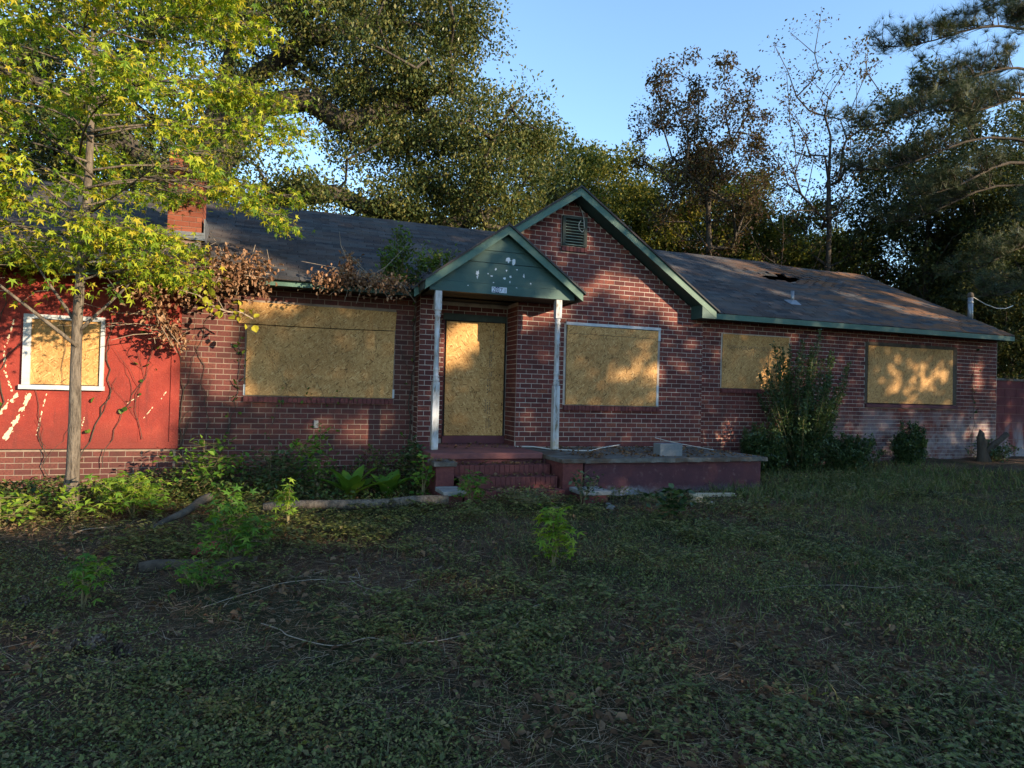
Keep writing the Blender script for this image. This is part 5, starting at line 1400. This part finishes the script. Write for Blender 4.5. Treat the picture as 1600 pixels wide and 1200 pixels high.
# ------------------------------------------------------------------ ground cover
def free(x, y):
    blocked = (y > 10.05) | ((x > 3.7) & (x < 7.35) & (y > 8.38)) | ((x > 1.98) & (x < 4.3) & (y > 8.15))
    return ~blocked
def patch(x, y): return .5 + .22 * np.sin(x * 1.1 + .6 * y + .5) + .2 * np.sin(y * 1.7 - x * .8 + 2) + .18 * np.sin(x * 2.9 + y * 2.3) + .1 * np.sin(x * 6.1 - y * 5.3)
def polar(n, r, r0=1.7, r1=15):
    a = np.radians(r.uniform(-24, 62, n)); d = r0 + (r1 - r0) * r.uniform(0, 1, n) ** 1.15; return d * np.sin(a), d * np.cos(a), d
def cover():
    r = np.random.default_rng(901)
    x, y, d = polar(78000, r); k = free(x, y); x, y, d = x[k], y[k], d[k]; g = patch(x, y); g = g - .22 * np.exp(-((x - .3) / 1.8) ** 2 - ((y - 4.6) / 1.5) ** 2) - .12 * (y > 6.3) * (x < 1.5); k = r.random(len(x)) < np.clip((g - .34) * 2.6, .05, 1); x, y, d = x[k], y[k], d[k]
    hs = .45 + 1.1 * np.clip(patch(x * 2.3 + 5, y * 2.1), 0, 1.2); m = 6; cx = np.repeat(x, m) + r.normal(0, .05, len(x) * m); cy = np.repeat(y, m) + r.normal(0, .05, len(x) * m); hh = np.repeat(r.uniform(.02, .10, len(x)), m) * r.uniform(.3, 1.1, len(x) * m)
    hh = hh * np.where(cy > 7.5, 1.4, 1) * np.repeat(hs, m)
    P = np.stack([cx, cy, gz(cx, cy) + hh], -1); sz = np.repeat(np.where(r.random(len(x)) < .08, .034, .019), m) * r.uniform(.6, 1.3, len(P))
    V, F = scatter(*LEAF, P, rnd_rot(len(P), (-.5, .8), r), sz); o = link("weeds", np_mesh("weeds", V, F), MATS['weed']); tag(o, "low dark green weeds covering the yard", None, kind="stuff")
    # taller compound leaved weeds: arching stalks with paired leaflets, in drifts
    x, y, d = polar(15000, r, 2.0, 13); k = free(x, y) & (r.random(len(x)) < np.clip((patch(x * 1.3 + 2, y * 1.2) - .40) * 1.8 + .25 * (y > 6.2) * (x < 3), .02, .85)); x, y = x[k], y[k]; n = len(x)
    pp = []; sz = []; az = r.uniform(0, 6.283, n); L = r.uniform(.10, .26, n) * np.where(y > 6.5, 1.25, 1) * np.clip(.35 + .11 * np.hypot(x, y), .6, 1)
    for j in range(11):
        t = .2 + .8 * j / 10; dx = L * t * .75; zz = L * (1.15 * t - .65 * t * t)
        for sg in (-1, 1):
            off = sg * .022; pp.append(np.stack([x + np.cos(az) * dx - np.sin(az) * off, y + np.sin(az) * dx + np.cos(az) * off, gz(x, y) + zz], -1)); sz.append((az + sg * 1.15 - np.pi / 2, L))
    P = np.concatenate(pp); A = np.concatenate([q[0] for q in sz]); LL = np.concatenate([q[1] for q in sz])
    V, F = scatter(*LEAF, P, rot_mats(A, r.uniform(-.4, .25, len(P)), r.uniform(-.3, .3, len(P))), LL * .17 * r.uniform(.7, 1.2, len(P))); o = link("tall_weeds", np_mesh("tall_weeds", V, F), MATS['weed']); tag(o, "feathery taller weeds in drifts across the yard", None, kind="stuff")
    # undergrowth crowding the foundation
    n = 9500; x = r.uniform(-4.2, 2.0, n); y = 10.5 - 1.9 * r.uniform(0, 1, n) ** 1.3; y = np.where(x < -.6, 10.5 - (10.5 - y) * .75, y); hh = (.16 + .34 * np.clip(patch(x * 2.1, y * .5), 0, 1)) * np.clip((y - 8.4) / 1.2, .25, 1) * np.where(x < -1.4, .75, 1.2); P = np.stack([x, y, gz(x, y) + hh * r.uniform(.05, 1, n)], -1); P = P[free(x, y) | (x < 1.95)]
    V, F = scatter(*LEAF, P, rnd_rot(len(P), (-.6, 1.0), r), .058 * r.uniform(.5, 1.4, len(P))); o = link("undergrowth", np_mesh("undergrowth", V, F), MATS['under']); tag(o, "leafy undergrowth crowding the left foundation", None, kind="stuff")
    # grass, thicker towards the right
    x, y, d = polar(90000, r); k = free(x, y) & (r.random(len(x)) < np.clip(.14 + .10 * (x - 1.0) + .45 * (patch(y, x) - .5), .04, .95)); x, y, d = x[k], y[k], d[k]
    tall = np.where((x > 6) & (y > 7), .17, .10); tv = [(-.035, 0, 0), (.035, 0, 0), (.022, .12, .55), (-.022, .12, .55), (0, .45, .95)]
    V, F = scatter(tv, [(0, 1, 2), (0, 2, 3), (3, 2, 4)], np.stack([x, y, gz(x, y) - .005], -1), rnd_rot(len(x), (-.5, .4), r), tall * r.uniform(.5, 1.4, len(x))); o = link("grass", np_mesh("grass", V, F), MATS['grass']); tag(o, "thin grass thickest on the right of the yard", None, kind="stuff")
    # pine straw
    x, y, d = polar(90000, r); k = free(x, y) & (r.random(len(x)) < np.clip(1.15 - patch(x, y) * 1.2 + .5 * np.exp(-((x - .3) / 2.0) ** 2 - ((y - 4.6) / 1.6) ** 2), .12, 1)); x, y = x[k], y[k]
    V, F = scatter([(-.008, 0, 0), (.008, 0, 0), (.003, 1, .03)], [(0, 1, 2)], np.stack([x, y, gz(x, y) + r.uniform(.004, .035, len(x))], -1), rnd_rot(len(x), (-.15, .2), r), r.uniform(.10, .22, len(x))); o = link("pine_straw", np_mesh("pine_straw", V, F), MATS['straw']); tag(o, "brown pine straw strewn over the yard", None, kind="stuff")
    # dead leaves on the ground, the terrace and the steps
    x, y, d = polar(17000, r); k = free(x, y) & (r.random(len(x)) < np.clip(1.0 - patch(x, y) * 1.3 + .6 * (x < .8) * (y > 6.5) + .3 * np.sin(x * 5.1 + y * 3.3) * np.sin(y * 4.7), .04, 1)); x, y = x[k], y[k]; P = [np.stack([x, y, gz(x, y) + r.uniform(.008, .035, len(x))], -1)]
    n = 900; P.append(np.stack([r.uniform(4.15, 7.25, n), 10.4 - 1.95 * r.uniform(0, 1, n) ** 1.4, np.full(n, .692)], -1))
    for y0, z in ((8.80, .567), (8.52, .43), (8.24, .275)): P.append(np.stack([r.uniform(2.32, 3.72, 110), y0 + .05 + .22 * r.uniform(0, 1, 110), np.full(110, z + .006)], -1))
    P.append(np.stack([r.uniform(2.0, 2.28, 25), r.uniform(8.7, 9.05, 25), np.full(25, .645)], -1)); P.append(np.stack([r.uniform(2.3, 3.7, 60), r.uniform(9.8, 10.75, 60), np.full(60, .716)], -1))
    P = np.concatenate(P); V, F = scatter(*CURL, P, rnd_rot(len(P), (-.7, .7), r), .052 * r.uniform(.35, 1.3, len(P))); o = link("leaf_litter", np_mesh("leaf_litter", V, F), MATS['dead']); tag(o, "brown dead leaves scattered over yard, steps and terrace", None, kind="stuff")
cover()
